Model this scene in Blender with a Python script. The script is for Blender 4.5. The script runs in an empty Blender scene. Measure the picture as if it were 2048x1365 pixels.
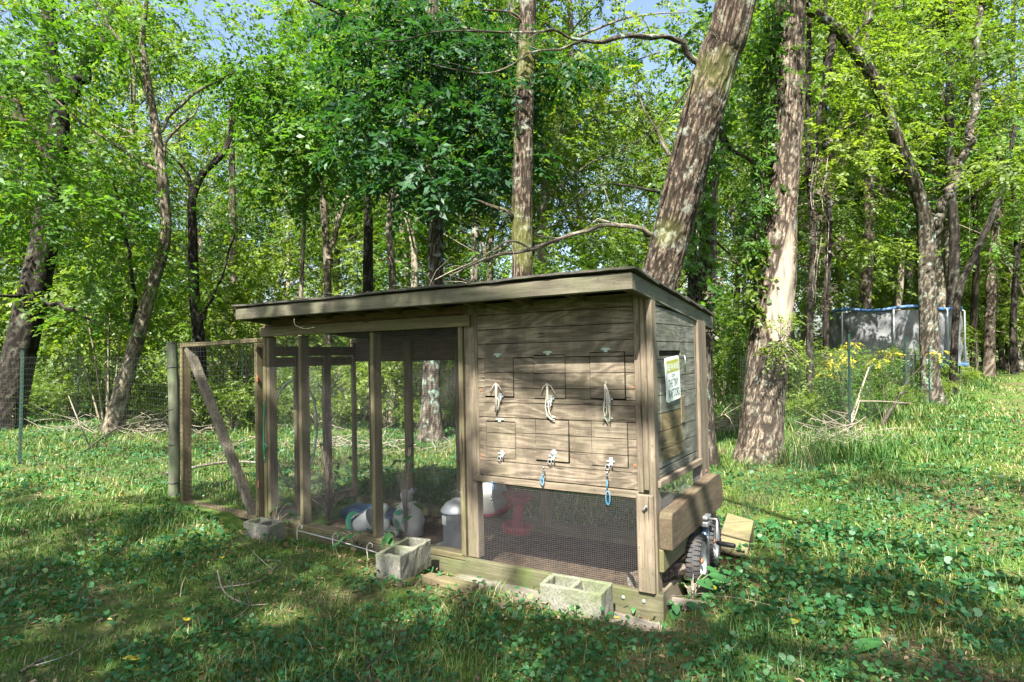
import bpy, bmesh, math, random
import numpy as np
from mathutils import Vector, Matrix, Euler
R_ = math.radians
rng = np.random.default_rng(11); random.seed(7)
scene = bpy.context.scene
COL = scene.collection

# ------------------------------------------------------------------ camera
CF, CPITCH, CROLL, CH = 1255.29, .0143, -.006, 1.5142      # focal length in px of a 2048 px wide frame
cam = bpy.data.cameras.new('camera'); camo = bpy.data.objects.new('camera', cam); COL.objects.link(camo)
cam.sensor_width = 36; cam.lens = CF / 2048 * 36; cam.clip_start = .05; cam.clip_end = 3000
_f = Vector((0, math.cos(CPITCH), math.sin(CPITCH))); _u = Vector((0, -math.sin(CPITCH), math.cos(CPITCH))); _r = Vector((1, 0, 0))
_rx = _r * math.cos(CROLL) + _u * math.sin(CROLL); _ry = -_r * math.sin(CROLL) + _u * math.cos(CROLL)
camo.matrix_world = Matrix(((_rx.x, _ry.x, -_f.x, 0), (_rx.y, _ry.y, -_f.y, 0), (_rx.z, _ry.z, -_f.z, CH), (0, 0, 0, 1)))
scene.camera = camo

# ------------------------------------------------------------------ light
COOP = (.7795, 3.8438); TH = -.5562; LEAN = .0174
def rot(x, y, a): return (x * math.cos(a) - y * math.sin(a), x * math.sin(a) + y * math.cos(a))
sx, sy = rot(.3, -1., TH)
SUN = Vector((sx, sy, 1.27)).normalized()                    # towards the sun
world = bpy.data.worlds.new('World'); scene.world = world; world.use_nodes = True
nt = world.node_tree; nt.nodes.clear()
wo = nt.nodes.new('ShaderNodeOutputWorld'); bg = nt.nodes.new('ShaderNodeBackground'); sk = nt.nodes.new('ShaderNodeTexSky')
sk.sky_type = 'NISHITA'; sk.sun_disc = False; sk.sun_elevation = math.asin(SUN.z); sk.sun_rotation = math.atan2(SUN.x, SUN.y)
sk.air_density = 1.0; sk.dust_density = 3.0; sk.ozone_density = 1.0
bg.inputs[1].default_value = .075
nt.links.new(sk.outputs[0], bg.inputs[0]); nt.links.new(bg.outputs[0], wo.inputs[0])
sl = bpy.data.lights.new('sun', 'SUN'); sl.energy = 5.0; sl.angle = R_(.5); sl.color = (1, .95, .86)
so = bpy.data.objects.new('sun', sl); COL.objects.link(so); so.rotation_euler = (-SUN).to_track_quat('-Z', 'Y').to_euler()
vs = scene.view_settings; vs.view_transform = 'Standard'; vs.look = 'None'; vs.exposure = 2.3; vs.gamma = 1; vs.use_curve_mapping = False
cy = scene.cycles
cy.max_bounces = 5; cy.diffuse_bounces = 4; cy.glossy_bounces = 2; cy.transmission_bounces = 3; cy.transparent_max_bounces = 4
cy.caustics_reflective = False; cy.caustics_refractive = False; cy.use_denoising = True

# ------------------------------------------------------------------ placing helpers
def ray(u, v):
    a, b = u - 1024, v - 682.5
    U = a * math.cos(CROLL) + b * math.sin(CROLL); V = -a * math.sin(CROLL) + b * math.cos(CROLL)
    x, z = U / CF, -V / CF
    return np.array([x, math.cos(CPITCH) - z * math.sin(CPITCH), math.sin(CPITCH) + z * math.cos(CPITCH)])
def at(u, v, Y):
    d = ray(u, v); return Vector(d * (Y / d[1]) + np.array([0, 0, CH]))
def gnd(u, v, z=0.):
    d = ray(u, v); t = (z - CH) / d[2]; return Vector(t * d + np.array([0, 0, CH]))

# ------------------------------------------------------------------ noise (vectorised value noise)
_tab = np.random.default_rng(5).random(4096)
def _h(i, j, k): return _tab[(i * 1619 + j * 31337 + k * 6971) & 4095]
def vnoise(x, y, z=0.):
    x = np.asarray(x, float); y = np.asarray(y, float) + 0 * x; z = np.asarray(z, float) + 0 * x
    xi, yi, zi = np.floor(x).astype(int), np.floor(y).astype(int), np.floor(z).astype(int)
    fx, fy, fz = x - xi, y - yi, z - zi
    fx, fy, fz = [t * t * (3 - 2 * t) for t in (fx, fy, fz)]
    r = 0
    for a in (0, 1):
        for b in (0, 1):
            for c in (0, 1):
                r = r + _h(xi + a, yi + b, zi + c) * (fx if a else 1 - fx) * (fy if b else 1 - fy) * (fz if c else 1 - fz)
    return r
def fbm(x, y, z=0., o=3):
    r = 0; a = .5; s = 0
    for i in range(o):
        k = 2.03 ** i; r = r + a * vnoise(x * k + i * 17.1, y * k + i * 9.3, z * k); s += a; a *= .5
    return r / s
def to_local(x, y):
    X, Y = x - COOP[0], y - COOP[1]; return rot(X, Y, -TH)
def ground_z(x, y):
    x = np.asarray(x, float); y = np.asarray(y, float)
    X, Y = x - COOP[0], y - COOP[1]; c, s = math.cos(TH), math.sin(TH)
    lx, ly = c * X + s * Y, -s * X + c * Y
    dx = np.maximum(np.maximum(-3.7 - lx, lx - .15), 0); dy = np.maximum(np.maximum(-.16 - ly, ly - 1.2), 0)
    d = np.sqrt(dx * dx + dy * dy); k = np.clip(1 - d / .3, 0, 1); k = k * k * (3 - 2 * k)
    r = np.sqrt(x * x + y * y)
    n = (fbm(x * .9, y * .9) - .5) * .07 + (fbm(x * .12 + 5, y * .12) - .5) * np.clip((r - 9) / 15, 0, 1) * 1.1
    dg = np.maximum(np.abs(lx + 4.25) - .7, 0) + np.maximum(np.abs(ly) - .1, 0)
    n = n * np.clip(np.minimum(d, dg) / .5, .12, 1)
    return n - .10 * k
def gz(x, y): return float(ground_z(x, y))

# ------------------------------------------------------------------ object helpers
def tag(o, label=None, cat=None, group=None, kind=None):
    if label: o['label'] = label
    if cat: o['category'] = cat
    if group: o['group'] = group
    if kind: o['kind'] = kind
    return o
def empty(name, loc=(0, 0, 0), rot_=(0, 0, 0), parent=None):
    o = bpy.data.objects.new(name, None); COL.objects.link(o); o.location = loc; o.rotation_euler = rot_; o.empty_display_size = .1
    if parent: o.parent = parent
    return o
def link(name, me, mat=None, parent=None):
    if mat is not None and not me.materials: me.materials.append(mat)
    o = bpy.data.objects.new(name, me); COL.objects.link(o)
    if parent: o.parent = parent
    return o
def copy_tree(o, parent=None):
    c = o.copy(); COL.objects.link(c)
    if parent: c.parent = parent
    for ch in [k for k in KIDS.get(o.name, [])]: copy_tree(ch, c)
    return c
KIDS = {}
def note_kids(root):
    d = {}
    for o in bpy.data.objects:
        if o.parent: d.setdefault(o.parent.name, []).append(o)
    KIDS.clear(); KIDS.update(d)

class MB:
    def __init__(s): s.v = []; s.f = []; s.sm = []
    def add(s, vs, fs, smooth=False):
        n = len(s.v); s.v += [tuple(v) for v in vs]; s.f += [tuple(i + n for i in f) for f in fs]; s.sm += [smooth] * len(fs); return s
    def box(s, x0, x1, y0, y1, z0, z1, M=None):
        vs = [Vector((x, y, z)) for x in (x0, x1) for y in (y0, y1) for z in (z0, z1)]
        if M is not None: vs = [M @ v for v in vs]
        return s.add(vs, [(0, 1, 3, 2), (4, 6, 7, 5), (0, 4, 5, 1), (2, 3, 7, 6), (0, 2, 6, 4), (1, 5, 7, 3)])
    def beam(s, p, q, w, d, up=(0, 0, 1)):                   # rectangular bar from p to q
        p, q = Vector(p), Vector(q); ax = (q - p).normalized(); sd = ax.cross(Vector(up)).normalized(); u = sd.cross(ax)
        vs = [c + sd * a * w / 2 + u * b * d / 2 for c in (p, q) for a, b in ((-1, -1), (1, -1), (1, 1), (-1, 1))]
        return s.add(vs, [(0, 3, 2, 1), (4, 5, 6, 7), (0, 1, 5, 4), (1, 2, 6, 5), (2, 3, 7, 6), (3, 0, 4, 7)])
    def tube(s, pts, r, n=6, cap=True, smooth=True):
        pts = [Vector(p) for p in pts]; m = len(pts)
        rr = r if hasattr(r, '__len__') else [r] * m
        vs = []; prev = None
        for i, p in enumerate(pts):
            t = (pts[min(i + 1, m - 1)] - pts[max(i - 1, 0)])
            t = t.normalized() if t.length > 1e-9 else Vector((0, 0, 1))
            if prev is None:
                a = Vector((0, 0, 1)) if abs(t.z) < .9 else Vector((1, 0, 0)); sd = t.cross(a).normalized()
            else: sd = (prev - t * prev.dot(t)).normalized()
            prev = sd; up = t.cross(sd)
            for k in range(n):
                an = 2 * math.pi * k / n; vs.append(p + (sd * math.cos(an) + up * math.sin(an)) * rr[i])
        fs = [(i * n + k, i * n + (k + 1) % n, (i + 1) * n + (k + 1) % n, (i + 1) * n + k) for i in range(m - 1) for k in range(n)]
        if cap: fs += [tuple(range(n))[::-1], tuple((m - 1) * n + k for k in range(n))]
        return s.add(vs, fs, smooth)
    def lathe(s, prof, n=20, M=None, smooth=True, a0=0, a1=2 * math.pi):
        vs = []; full = abs(a1 - a0 - 2 * math.pi) < 1e-6; nn = n if full else n + 1
        for r, z in prof:
            for k in range(nn):
                a = a0 + (a1 - a0) * k / n; v = Vector((r * math.cos(a), r * math.sin(a), z)); vs.append(M @ v if M is not None else v)
        fs = []
        for i in range(len(prof) - 1):
            for k in range(n):
                k2 = (k + 1) % nn; fs.append((i * nn + k, i * nn + k2, (i + 1) * nn + k2, (i + 1) * nn + k))
        return s.add(vs, fs, smooth)
    def prism(s, poly, h, M=None):                           # polygon in XY, height in z
        n = len(poly); vs = [Vector((x, y, 0)) for x, y in poly] + [Vector((x, y, h)) for x, y in poly]
        if M is not None: vs = [M @ v for v in vs]
        return s.add(vs, [tuple(range(n))[::-1], tuple(range(n, 2 * n))] + [(i, (i + 1) % n, n + (i + 1) % n, n + i) for i in range(n)])
    def mesh(s, name):
        me = bpy.data.meshes.new(name); me.from_pydata(s.v, [], s.f); me.polygons.foreach_set('use_smooth', s.sm); me.update(); return me
    def build(s, name, mat, parent=None, bevel=0, seg=1):
        me = s.mesh(name)
        o = link(name, me, mat, parent)
        if bevel:
            b = o.modifiers.new('bevel', 'BEVEL'); b.width = bevel; b.segments = seg; b.limit_method = 'ANGLE'
        return o
def np_mesh(name, V, F, mat, rnd=None, smooth=False, uv=None):      # V (N,3), F (M,k) one polygon size
    me = bpy.data.meshes.new(name); V = np.ascontiguousarray(V, np.float32); F = np.ascontiguousarray(F, np.int32)
    me.vertices.add(len(V)); me.vertices.foreach_set('co', V.ravel())
    k = F.shape[1]; me.loops.add(F.size); me.loops.foreach_set('vertex_index', F.ravel())
    me.polygons.add(len(F)); me.polygons.foreach_set('loop_start', np.arange(0, F.size, k, dtype=np.int32))
    me.polygons.foreach_set('loop_total', np.full(len(F), k, np.int32))
    if smooth: me.polygons.foreach_set('use_smooth', np.ones(len(F), bool))
    me.update(calc_edges=True)
    if rnd is not None:
        a = me.attributes.new('rnd', 'FLOAT', 'FACE'); a.data.foreach_set('value', np.ascontiguousarray(rnd, np.float32))
    if mat is not None: me.materials.append(mat)
    return me

# ------------------------------------------------------------------ materials
def new_mat(name):
    m = bpy.data.materials.new(name); m.use_nodes = True; n = m.node_tree.nodes; n.clear()
    out = n.new('ShaderNodeOutputMaterial'); return m, m.node_tree, out
def nd(t, typ, **kw):
    x = t.nodes.new(typ)
    for k, v in kw.items():
        if k.startswith('i_'):
            key = k[2:]; x.inputs[int(key) if key.isdigit() else key.replace('_', ' ')].default_value = v
        else: setattr(x, k, v)
    return x
def ramp(t, fac, stops):
    r = t.nodes.new('ShaderNodeValToRGB'); cr = r.color_ramp
    while len(cr.elements) > 1: cr.elements.remove(cr.elements[-1])
    cr.elements[0].position = stops[0][0]; cr.elements[0].color = (*stops[0][1], 1)
    for p, c in stops[1:]:
        e = cr.elements.new(p); e.color = (*c, 1)
    t.links.new(fac, r.inputs[0]); return r.outputs[0]
def mix(t, fac, a, b, mode='MIX'):
    m = t.nodes.new('ShaderNodeMix'); m.data_type = 'RGBA'; m.blend_type = mode
    for s, v in ((0, fac), (6, a), (7, b)):
        if hasattr(v, 'node'): t.links.new(v, m.inputs[s])
        else: m.inputs[s].default_value = v if s == 0 else (*v, 1) if len(v) == 3 else v
    return m.outputs[2]
def math_(t, op, a, b=None, clamp=False):
    m = t.nodes.new('ShaderNodeMath'); m.operation = op; m.use_clamp = clamp
    for i, v in enumerate((a, b)):
        if v is None: continue
        if hasattr(v, 'node'): t.links.new(v, m.inputs[i])
        else: m.inputs[i].default_value = v
    return m.outputs[0]
def principled(t, out, color, rough=.8, spec=.3, metal=0, bump=None, bstr=.3, bdist=.01):
    p = t.nodes.new('ShaderNodeBsdfPrincipled')
    if hasattr(color, 'node'): t.links.new(color, p.inputs['Base Color'])
    else: p.inputs['Base Color'].default_value = (*color, 1)
    if hasattr(rough, 'node'): t.links.new(rough, p.inputs['Roughness'])
    else: p.inputs['Roughness'].default_value = rough
    p.inputs['Specular IOR Level'].default_value = spec; p.inputs['Metallic'].default_value = metal
    if bump is not None:
        b = t.nodes.new('ShaderNodeBump'); b.inputs['Strength'].default_value = bstr; b.inputs['Distance'].default_value = bdist
        t.links.new(bump, b.inputs['Height']); t.links.new(b.outputs[0], p.inputs['Normal'])
    t.links.new(p.outputs[0], out.inputs[0]); return p
def coords(t, scale=(1, 1, 1), offs=True, k=9.):
    tc = t.nodes.new('ShaderNodeTexCoord'); src = tc.outputs['Object']
    if offs:
        oi = t.nodes.new('ShaderNodeObjectInfo'); m = t.nodes.new('ShaderNodeVectorMath'); m.operation = 'SCALE'
        c = t.nodes.new('ShaderNodeCombineXYZ')
        for i in range(3): t.links.new(oi.outputs['Random'], c.inputs[i])
        t.links.new(c.outputs[0], m.inputs[0]); m.inputs['Scale'].default_value = k
        a = t.nodes.new('ShaderNodeVectorMath'); a.operation = 'ADD'; t.links.new(src, a.inputs[0]); t.links.new(m.outputs[0], a.inputs[1]); src = a.outputs[0]
    mp = t.nodes.new('ShaderNodeMapping'); mp.inputs['Scale'].default_value = scale; t.links.new(src, mp.inputs[0]); return mp.outputs[0]
def noise(t, vec, scale, detail=4, rough=.6, dist=0):
    n = nd(t, 'ShaderNodeTexNoise'); n.inputs['Scale'].default_value = scale; n.inputs['Detail'].default_value = detail
    n.inputs['Roughness'].default_value = rough; n.inputs['Distortion'].default_value = dist; t.links.new(vec, n.inputs['Vector']); return n.outputs[0]

def wood(name, axis, light, dark, algae=.0, algae_col=(.13, .17, .05), swirl=False, base_algae=0., yellow=0.):
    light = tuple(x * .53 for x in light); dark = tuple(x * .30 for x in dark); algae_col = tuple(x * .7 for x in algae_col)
    m, t, out = new_mat(name)
    st = [9., 9., 9.]; st[axis] = .55
    v = coords(t, tuple(st)); v2 = coords(t, tuple(s * 7 for s in st)); v3 = coords(t, (1, 1, 1))
    if swirl:
        sv = [.8, .8, 3.6]; sw = coords(t, tuple(sv), offs=False)
        rn = noise(t, sw, 1.7, 2, .5, .8)
        w = math_(t, 'SINE', math_(t, 'MULTIPLY', rn, 46.)); w = math_(t, 'MULTIPLY_ADD', w, .5); 
        w.node.inputs[2].default_value = .5
        a = math_(t, 'POWER', w, 1.6)
    else: a = noise(t, v, 2.6, 5, .62, 1.1)
    fine = noise(t, v2, 1.6, 4, .7)
    blot = noise(t, coords(t, (1.6, 1.6, .8), offs=False) if swirl else v3, 3.1, 5, .68)
    f = math_(t, 'ADD', math_(t, 'MULTIPLY', a, .22 if swirl else .62), math_(t, 'MULTIPLY', fine, .76 if swirl else .5))
    f = math_(t, 'SUBTRACT', f, math_(t, 'MULTIPLY', math_(t, 'SUBTRACT', blot, .5), .5)) if swirl else f
    mid = tuple((x + y) / 2 for x, y in zip(light, dark))
    lo, hi = (.28, .72) if swirl else (.36, .72)
    c = ramp(t, f, [(lo, dark), ((lo + hi) / 2, mid), (hi, light)])
    c = mix(t, ramp(t, blot, [(.38, (0, 0, 0)), (.66, (.75, .75, .75))]), c, tuple(x * .5 for x in mid))
    crack = ramp(t, noise(t, v, 5.5, 3, .5, .4), [(.29, (1, 1, 1)), (.33, (0, 0, 0))])
    c = mix(t, math_(t, 'MULTIPLY', crack, .8), c, tuple(x * .35 for x in dark))
    vo = nd(t, 'ShaderNodeTexVoronoi'); vs_ = [5.5, 5.5, 5.5]; vs_[axis] = 2.6; t.links.new(coords(t, tuple(vs_)), vo.inputs['Vector'])
    knot = ramp(t, vo.outputs['Distance'], [(.06, (1, 1, 1)), (.11, (0, 0, 0))])
    c = mix(t, math_(t, 'MULTIPLY', knot, .0 if swirl else .75), c, (dark[0] * .5, dark[1] * .4, dark[2] * .35))
    if yellow: c = mix(t, math_(t, 'MULTIPLY', ramp(t, noise(t, v3, 2.2, 3), [(.4, (0, 0, 0)), (.65, (1, 1, 1))]), yellow), c, (.40, .27, .10))
    if algae or base_algae:
        an = ramp(t, noise(t, v3, 5., 5, .65), [(.42, (0, 0, 0)), (.66, (1, 1, 1))])
        fac = math_(t, 'MULTIPLY', an, algae)
        if base_algae:
            tc = t.nodes.new('ShaderNodeTexCoord'); sp = t.nodes.new('ShaderNodeSeparateXYZ'); t.links.new(tc.outputs['Object'], sp.inputs[0])
            mr = nd(t, 'ShaderNodeMapRange'); t.links.new(sp.outputs[2], mr.inputs[0]); mr.inputs[1].default_value = .62; mr.inputs[2].default_value = .05
            mr.inputs[3].default_value = 0; mr.inputs[4].default_value = base_algae
            fac = math_(t, 'MAXIMUM', fac, math_(t, 'MULTIPLY', mr.outputs[0], math_(t, 'ADD', .35, an)), True)
        c = mix(t, fac, c, algae_col)
    principled(t, out, c, .85, .25, bump=math_(t, 'SUBTRACT', f, crack), bstr=.55, bdist=.004)
    return m
G1, G2 = (.43, .35, .255), (.14, .10, .068)
W = {}
for ax in range(3):
    W['grey', ax] = wood('weathered_wood_%s' % 'xyz'[ax], ax, G1, G2, .18, (.2, .2, .1), base_algae=.3)
    W['tan', ax] = wood('treated_pine_%s' % 'xyz'[ax], ax, (.38, .31, .19), (.15, .115, .065), .5, (.15, .16, .06), base_algae=.55)
W['new'] = wood('yellow_pine', 2, (.38, .29, .16), (.18, .125, .065), .3)
W['newx'] = wood('yellow_pine_x', 0, (.38, .30, .18), (.18, .13, .075), .25)
W['mossy'] = wood('mossy_timber', 0, (.30, .27, .175), (.10, .09, .05), .9, (.10, .125, .04), base_algae=.35)
W['siding'] = wood('plywood_siding', 0, (.44, .36, .265), (.17, .13, .09), .15, (.17, .18, .09), swirl=True)
W['sideside'] = wood('plywood_siding_side', 1, (.36, .36, .31), (.13, .125, .095), .4, (.16, .20, .12), swirl=True, yellow=0.)
W['patch'] = wood('bare_plywood_patch', 1, (.38, .30, .15), (.18, .13, .07), .5, (.17, .17, .07), swirl=True)
W['fascia'] = wood('fascia_board', 0, (.31, .28, .205), (.11, .095, .06), .5, (.14, .155, .08))
W['fasciay'] = wood('fascia_board_y', 1, (.30, .30, .23), (.11, .105, .07), .5, (.14, .17, .10))
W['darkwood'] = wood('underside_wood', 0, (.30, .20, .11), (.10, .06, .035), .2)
W['brace'] = wood('grey_brace', 2, (.36, .31, .245), (.12, .10, .075), .2, (.2, .22, .12))
W['heavy'] = wood('heavy_slab_wood', 1, (.26, .185, .12), (.06, .042, .028), .25, (.17, .18, .09))
W['slab'] = wood('split_slab', 0, (.42, .38, .32), (.10, .08, .06), .3)
W['green'] = wood('green_grey_post', 2, (.26, .27, .20), (.11, .11, .075), .5, (.16, .22, .10))

def simple(name, col, rough=.6, spec=.4, metal=0, var=.25, sc=8, grime=(.1, .08, .05), g=.3, bump=.15):
    m, t, out = new_mat(name); v = coords(t)
    n = noise(t, v, sc, 5, .65); n2 = noise(t, v, sc * .35, 3, .6)
    c = ramp(t, n, [(.3, tuple(x * (1 - var) for x in col)), (.7, tuple(min(1, x * (1 + var * .4)) for x in col))])
    c = mix(t, math_(t, 'MULTIPLY', ramp(t, n2, [(.45, (0, 0, 0)), (.75, (1, 1, 1))]), g), c, grime)
    principled(t, out, c, rough, spec, metal, bump=n, bstr=bump, bdist=.003); return m
M = dict(
    galv=simple('galvanised_metal', (.33, .36, .37), .45, .5, .5, .3, 14, (.3, .3, .28), .4),
    wire=simple('galvanised_wire', (.22, .205, .21), .5, .5, .3, .2, 40, (.2, .17, .17), .3, 0),
    blackwire=simple('black_wire', (.035, .04, .035), .5, .4, 0, .2, 20),
    fencewire=simple('fence_wire', (.07, .085, .07), .5, .5, .3, .2, 20, g=.1),
    tpost=simple('green_painted_steel', (.006, .032, .022), .5, .4, .0, .3, 12, (.1, .06, .03), .25),
    white=simple('white_plastic', (.40, .42, .40), .5, .4, 0, .2, 9, (.20, .17, .12), .65, .1),
    whitecloth=simple('white_sack', (.36, .38, .35), .8, .2, 0, .2, 9, (.25, .33, .2), .35, .6),
    cord=simple('white_cord', (.36, .34, .28), .9, .1, 0, .3, 60, (.4, .36, .28), .4, .5),
    blue=simple('blue_cord', (.03, .15, .27), .7, .3, 0, .3, 50, (.3, .35, .4), .4, .3),
    pinkcord=simple('pale_pink_cord', (.62, .48, .60), .7, .3, 0, .3, 50, (.3, .25, .4), .3, .3),
    darkmetal=simple('tarnished_metal', (.20, .21, .21), .35, .5, .8, .4, 30),
    hinge=simple('pale_hinge_metal', (.25, .31, .27), .45, .5, .35, .25, 30, (.45, .38, .2), .4),
    red=simple('red_plastic', (.22, .01, .03), .45, .5, 0, .3, 8, (.25, .05, .05), .3, .05),
    greenp=simple('green_plastic', (.02, .25, .14), .45, .5, 0, .2, 8, bump=.05),
    bluep=simple('dark_blue_plastic', (.012, .03, .07), .5, .5, 0, .3, 6, (.12, .12, .12), .4, .05),
    tyre=simple('black_rubber', (.035, .035, .037), .8, .3, 0, .3, 14, (.16, .13, .09), .4, .5),
    jackblue=simple('blue_grey_steel', (.05, .09, .13), .4, .5, .3, .3, 14, (.2, .12, .07), .3),
    black=simple('black_plastic', (.02, .02, .022), .5, .4, 0, .2, 10),
    rust=simple('rusty_steel', (.28, .12, .06), .8, .3, .3, .4, 30),
    shingle=simple('dark_roofing', (.060, .055, .05), .95, .2, 0, .5, 30, (.10, .11, .06), .5, .8),
    dark=simple('slot_shade_black', (.01, .009, .008), .9, .1),
    net=simple('black_netting', (.10, .11, .12), .8, .2, 0, .3, 4, bump=.2),
    bluepad=simple('blue_pad', (.03, .10, .24), .7, .4, 0, .25, 5, (.4, .45, .5), .3),
    signwhite=simple('sign_white', (.52, .57, .54), .45, .4, 0, .1, 9, (.4, .42, .36), .3, .02),
    signgreen=simple('sign_yellow_green', (.30, .31, .035), .5, .4, 0, .25, 20, (.3, .33, .2), .3, .02),
    signink=simple('sign_ink', (.05, .09, .09), .6, .3, 0, .3, 20, (.4, .45, .42), .25, .02),
    stone=simple('pale_stone', (.42, .43, .42), .8, .2, 0, .3, 20),
)
# concrete of the blocks
m, t, out = new_mat('mossy_concrete'); v = coords(t)
n1, n2, n3 = noise(t, v, 55, 4, .75), noise(t, v, 4.5, 5, .65), noise(t, v, 160, 2, .6)
c = ramp(t, n1, [(.3, (.085, .085, .07)), (.52, (.175, .17, .145)), (.75, (.26, .25, .22))])
geo = t.nodes.new('ShaderNodeTexCoord'); sp = t.nodes.new('ShaderNodeSeparateXYZ'); t.links.new(geo.outputs['Object'], sp.inputs[0])
top = nd(t, 'ShaderNodeMapRange'); t.links.new(sp.outputs[2], top.inputs[0]); top.inputs[1].default_value = .12; top.inputs[2].default_value = .195; top.inputs[3].default_value = .0; top.inputs[4].default_value = .4
fac = math_(t, 'ADD', math_(t, 'MULTIPLY', ramp(t, n2, [(.42, (0, 0, 0)), (.62, (1, 1, 1))]), .45), math_(t, 'MULTIPLY', top.outputs[0], n2), True)
c = mix(t, fac, c, (.085, .11, .04))
holes = ramp(t, n3, [(.30, (1, 1, 1)), (.36, (0, 0, 0))]); c = mix(t, math_(t, 'MULTIPLY', holes, .6), c, (.10, .10, .08))
low = nd(t, 'ShaderNodeMapRange'); t.links.new(sp.outputs[2], low.inputs[0]); low.inputs[1].default_value = .07; low.inputs[2].default_value = .0; low.inputs[3].default_value = 0; low.inputs[4].default_value = 1.3
c = mix(t, math_(t, 'MULTIPLY', low.outputs[0], n2, True), c, (.085, .065, .045))
principled(t, out, c, .95, .15, bump=math_(t, 'SUBTRACT', n1, math_(t, 'MULTIPLY', holes, 2.)), bstr=.9, bdist=.006); M['block'] = m
M['jack'] = simple('scuffed_zinc', (.24, .25, .26), .5, .5, .6, .35, 18, (.14, .09, .06), .45)

def bark(name, light, dark, lichen=(.31, .34, .28), lich=.35, sc=1., moss=0.):
    m, t, out = new_mat(name); v = coords(t, (1, 1, .32)); v1 = coords(t, (1, 1, 1))
    a = noise(t, v, 44 * sc, 4, .7, .7); b = noise(t, v, 120 * sc, 3, .6); l = noise(t, v1, 5, 6, .72); big = noise(t, v1, 1.1, 3, .5)
    at_ = t.nodes.new('ShaderNodeAttribute'); at_.attribute_name = 'groove'
    f = math_(t, 'ADD', math_(t, 'MULTIPLY', a, .6), math_(t, 'MULTIPLY', b, .4))
    f = math_(t, 'SUBTRACT', f, math_(t, 'MULTIPLY', at_.outputs['Fac'], .45))
    c = ramp(t, f, [(.28, tuple(x * .35 for x in dark)), (.43, dark), (.60, light)])
    c = mix(t, math_(t, 'MULTIPLY', ramp(t, l, [(.55, (0, 0, 0)), (.64, (1, 1, 1))]), lich), c, lichen)
    if moss: c = mix(t, math_(t, 'MULTIPLY', ramp(t, big, [(.55, (0, 0, 0)), (.66, (1, 1, 1))]), moss), c, (.13, .16, .03))
    wd_ = t.nodes.new('ShaderNodeAttribute'); wd_.attribute_name = 'wound'; bw = noise(t, coords(t, (1, 1, .12)), 16, 5, .65, .6)
    c = mix(t, wd_.outputs['Fac'], c, ramp(t, bw, [(.32, (.09, .078, .062)), (.46, (.22, .19, .15)), (.6, (.30, .26, .20)), (.72, (.36, .30, .22))]))
    principled(t, out, c, .95, .12, bump=f, bstr=.9, bdist=.014 / sc); return m
B = dict(main=bark('furrowed_bark', (.20, .16, .115), (.052, .04, .03), lich=.45, moss=.3),
    pale=bark('pale_bark', (.275, .23, .175), (.085, .066, .05), lich=.25),
    grey=bark('grey_lichen_bark', (.21, .185, .145), (.065, .055, .042), (.26, .36, .30), .6),
    dark=bark('dark_and_shaded_bark', (.085, .072, .058), (.026, .022, .018), (.13, .16, .12), .3),  # dark bark, taken darker still for the shade on the far-left trunk
    thin=bark('smooth_young_bark', (.30, .265, .20), (.13, .11, .08), (.32, .34, .27), .3, 1.6),
    dead=bark('bleached_dead_wood', (.34, .30, .24), (.14, .12, .09), lich=.1, sc=2),
    bare=bark('bare_stripped_wood', (.66, .56, .44), (.40, .32, .23), lich=.0, sc=.8))

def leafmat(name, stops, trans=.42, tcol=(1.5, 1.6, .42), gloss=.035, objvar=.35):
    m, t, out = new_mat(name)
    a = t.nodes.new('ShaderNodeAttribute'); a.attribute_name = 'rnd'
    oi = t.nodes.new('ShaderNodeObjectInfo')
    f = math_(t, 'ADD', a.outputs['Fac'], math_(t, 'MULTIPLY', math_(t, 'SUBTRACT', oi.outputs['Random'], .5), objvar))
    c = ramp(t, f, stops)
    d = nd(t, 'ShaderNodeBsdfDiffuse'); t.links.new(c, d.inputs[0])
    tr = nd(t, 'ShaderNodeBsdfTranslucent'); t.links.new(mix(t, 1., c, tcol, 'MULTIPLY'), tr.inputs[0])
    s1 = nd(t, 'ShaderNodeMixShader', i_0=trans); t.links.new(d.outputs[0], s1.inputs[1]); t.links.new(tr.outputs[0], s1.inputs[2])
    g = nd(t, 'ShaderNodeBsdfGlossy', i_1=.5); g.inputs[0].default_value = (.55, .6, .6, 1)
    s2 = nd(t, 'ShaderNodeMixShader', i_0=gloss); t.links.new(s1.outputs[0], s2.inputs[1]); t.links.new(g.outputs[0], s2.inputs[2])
    t.links.new(s2.outputs[0], out.inputs[0]); return m
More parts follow.
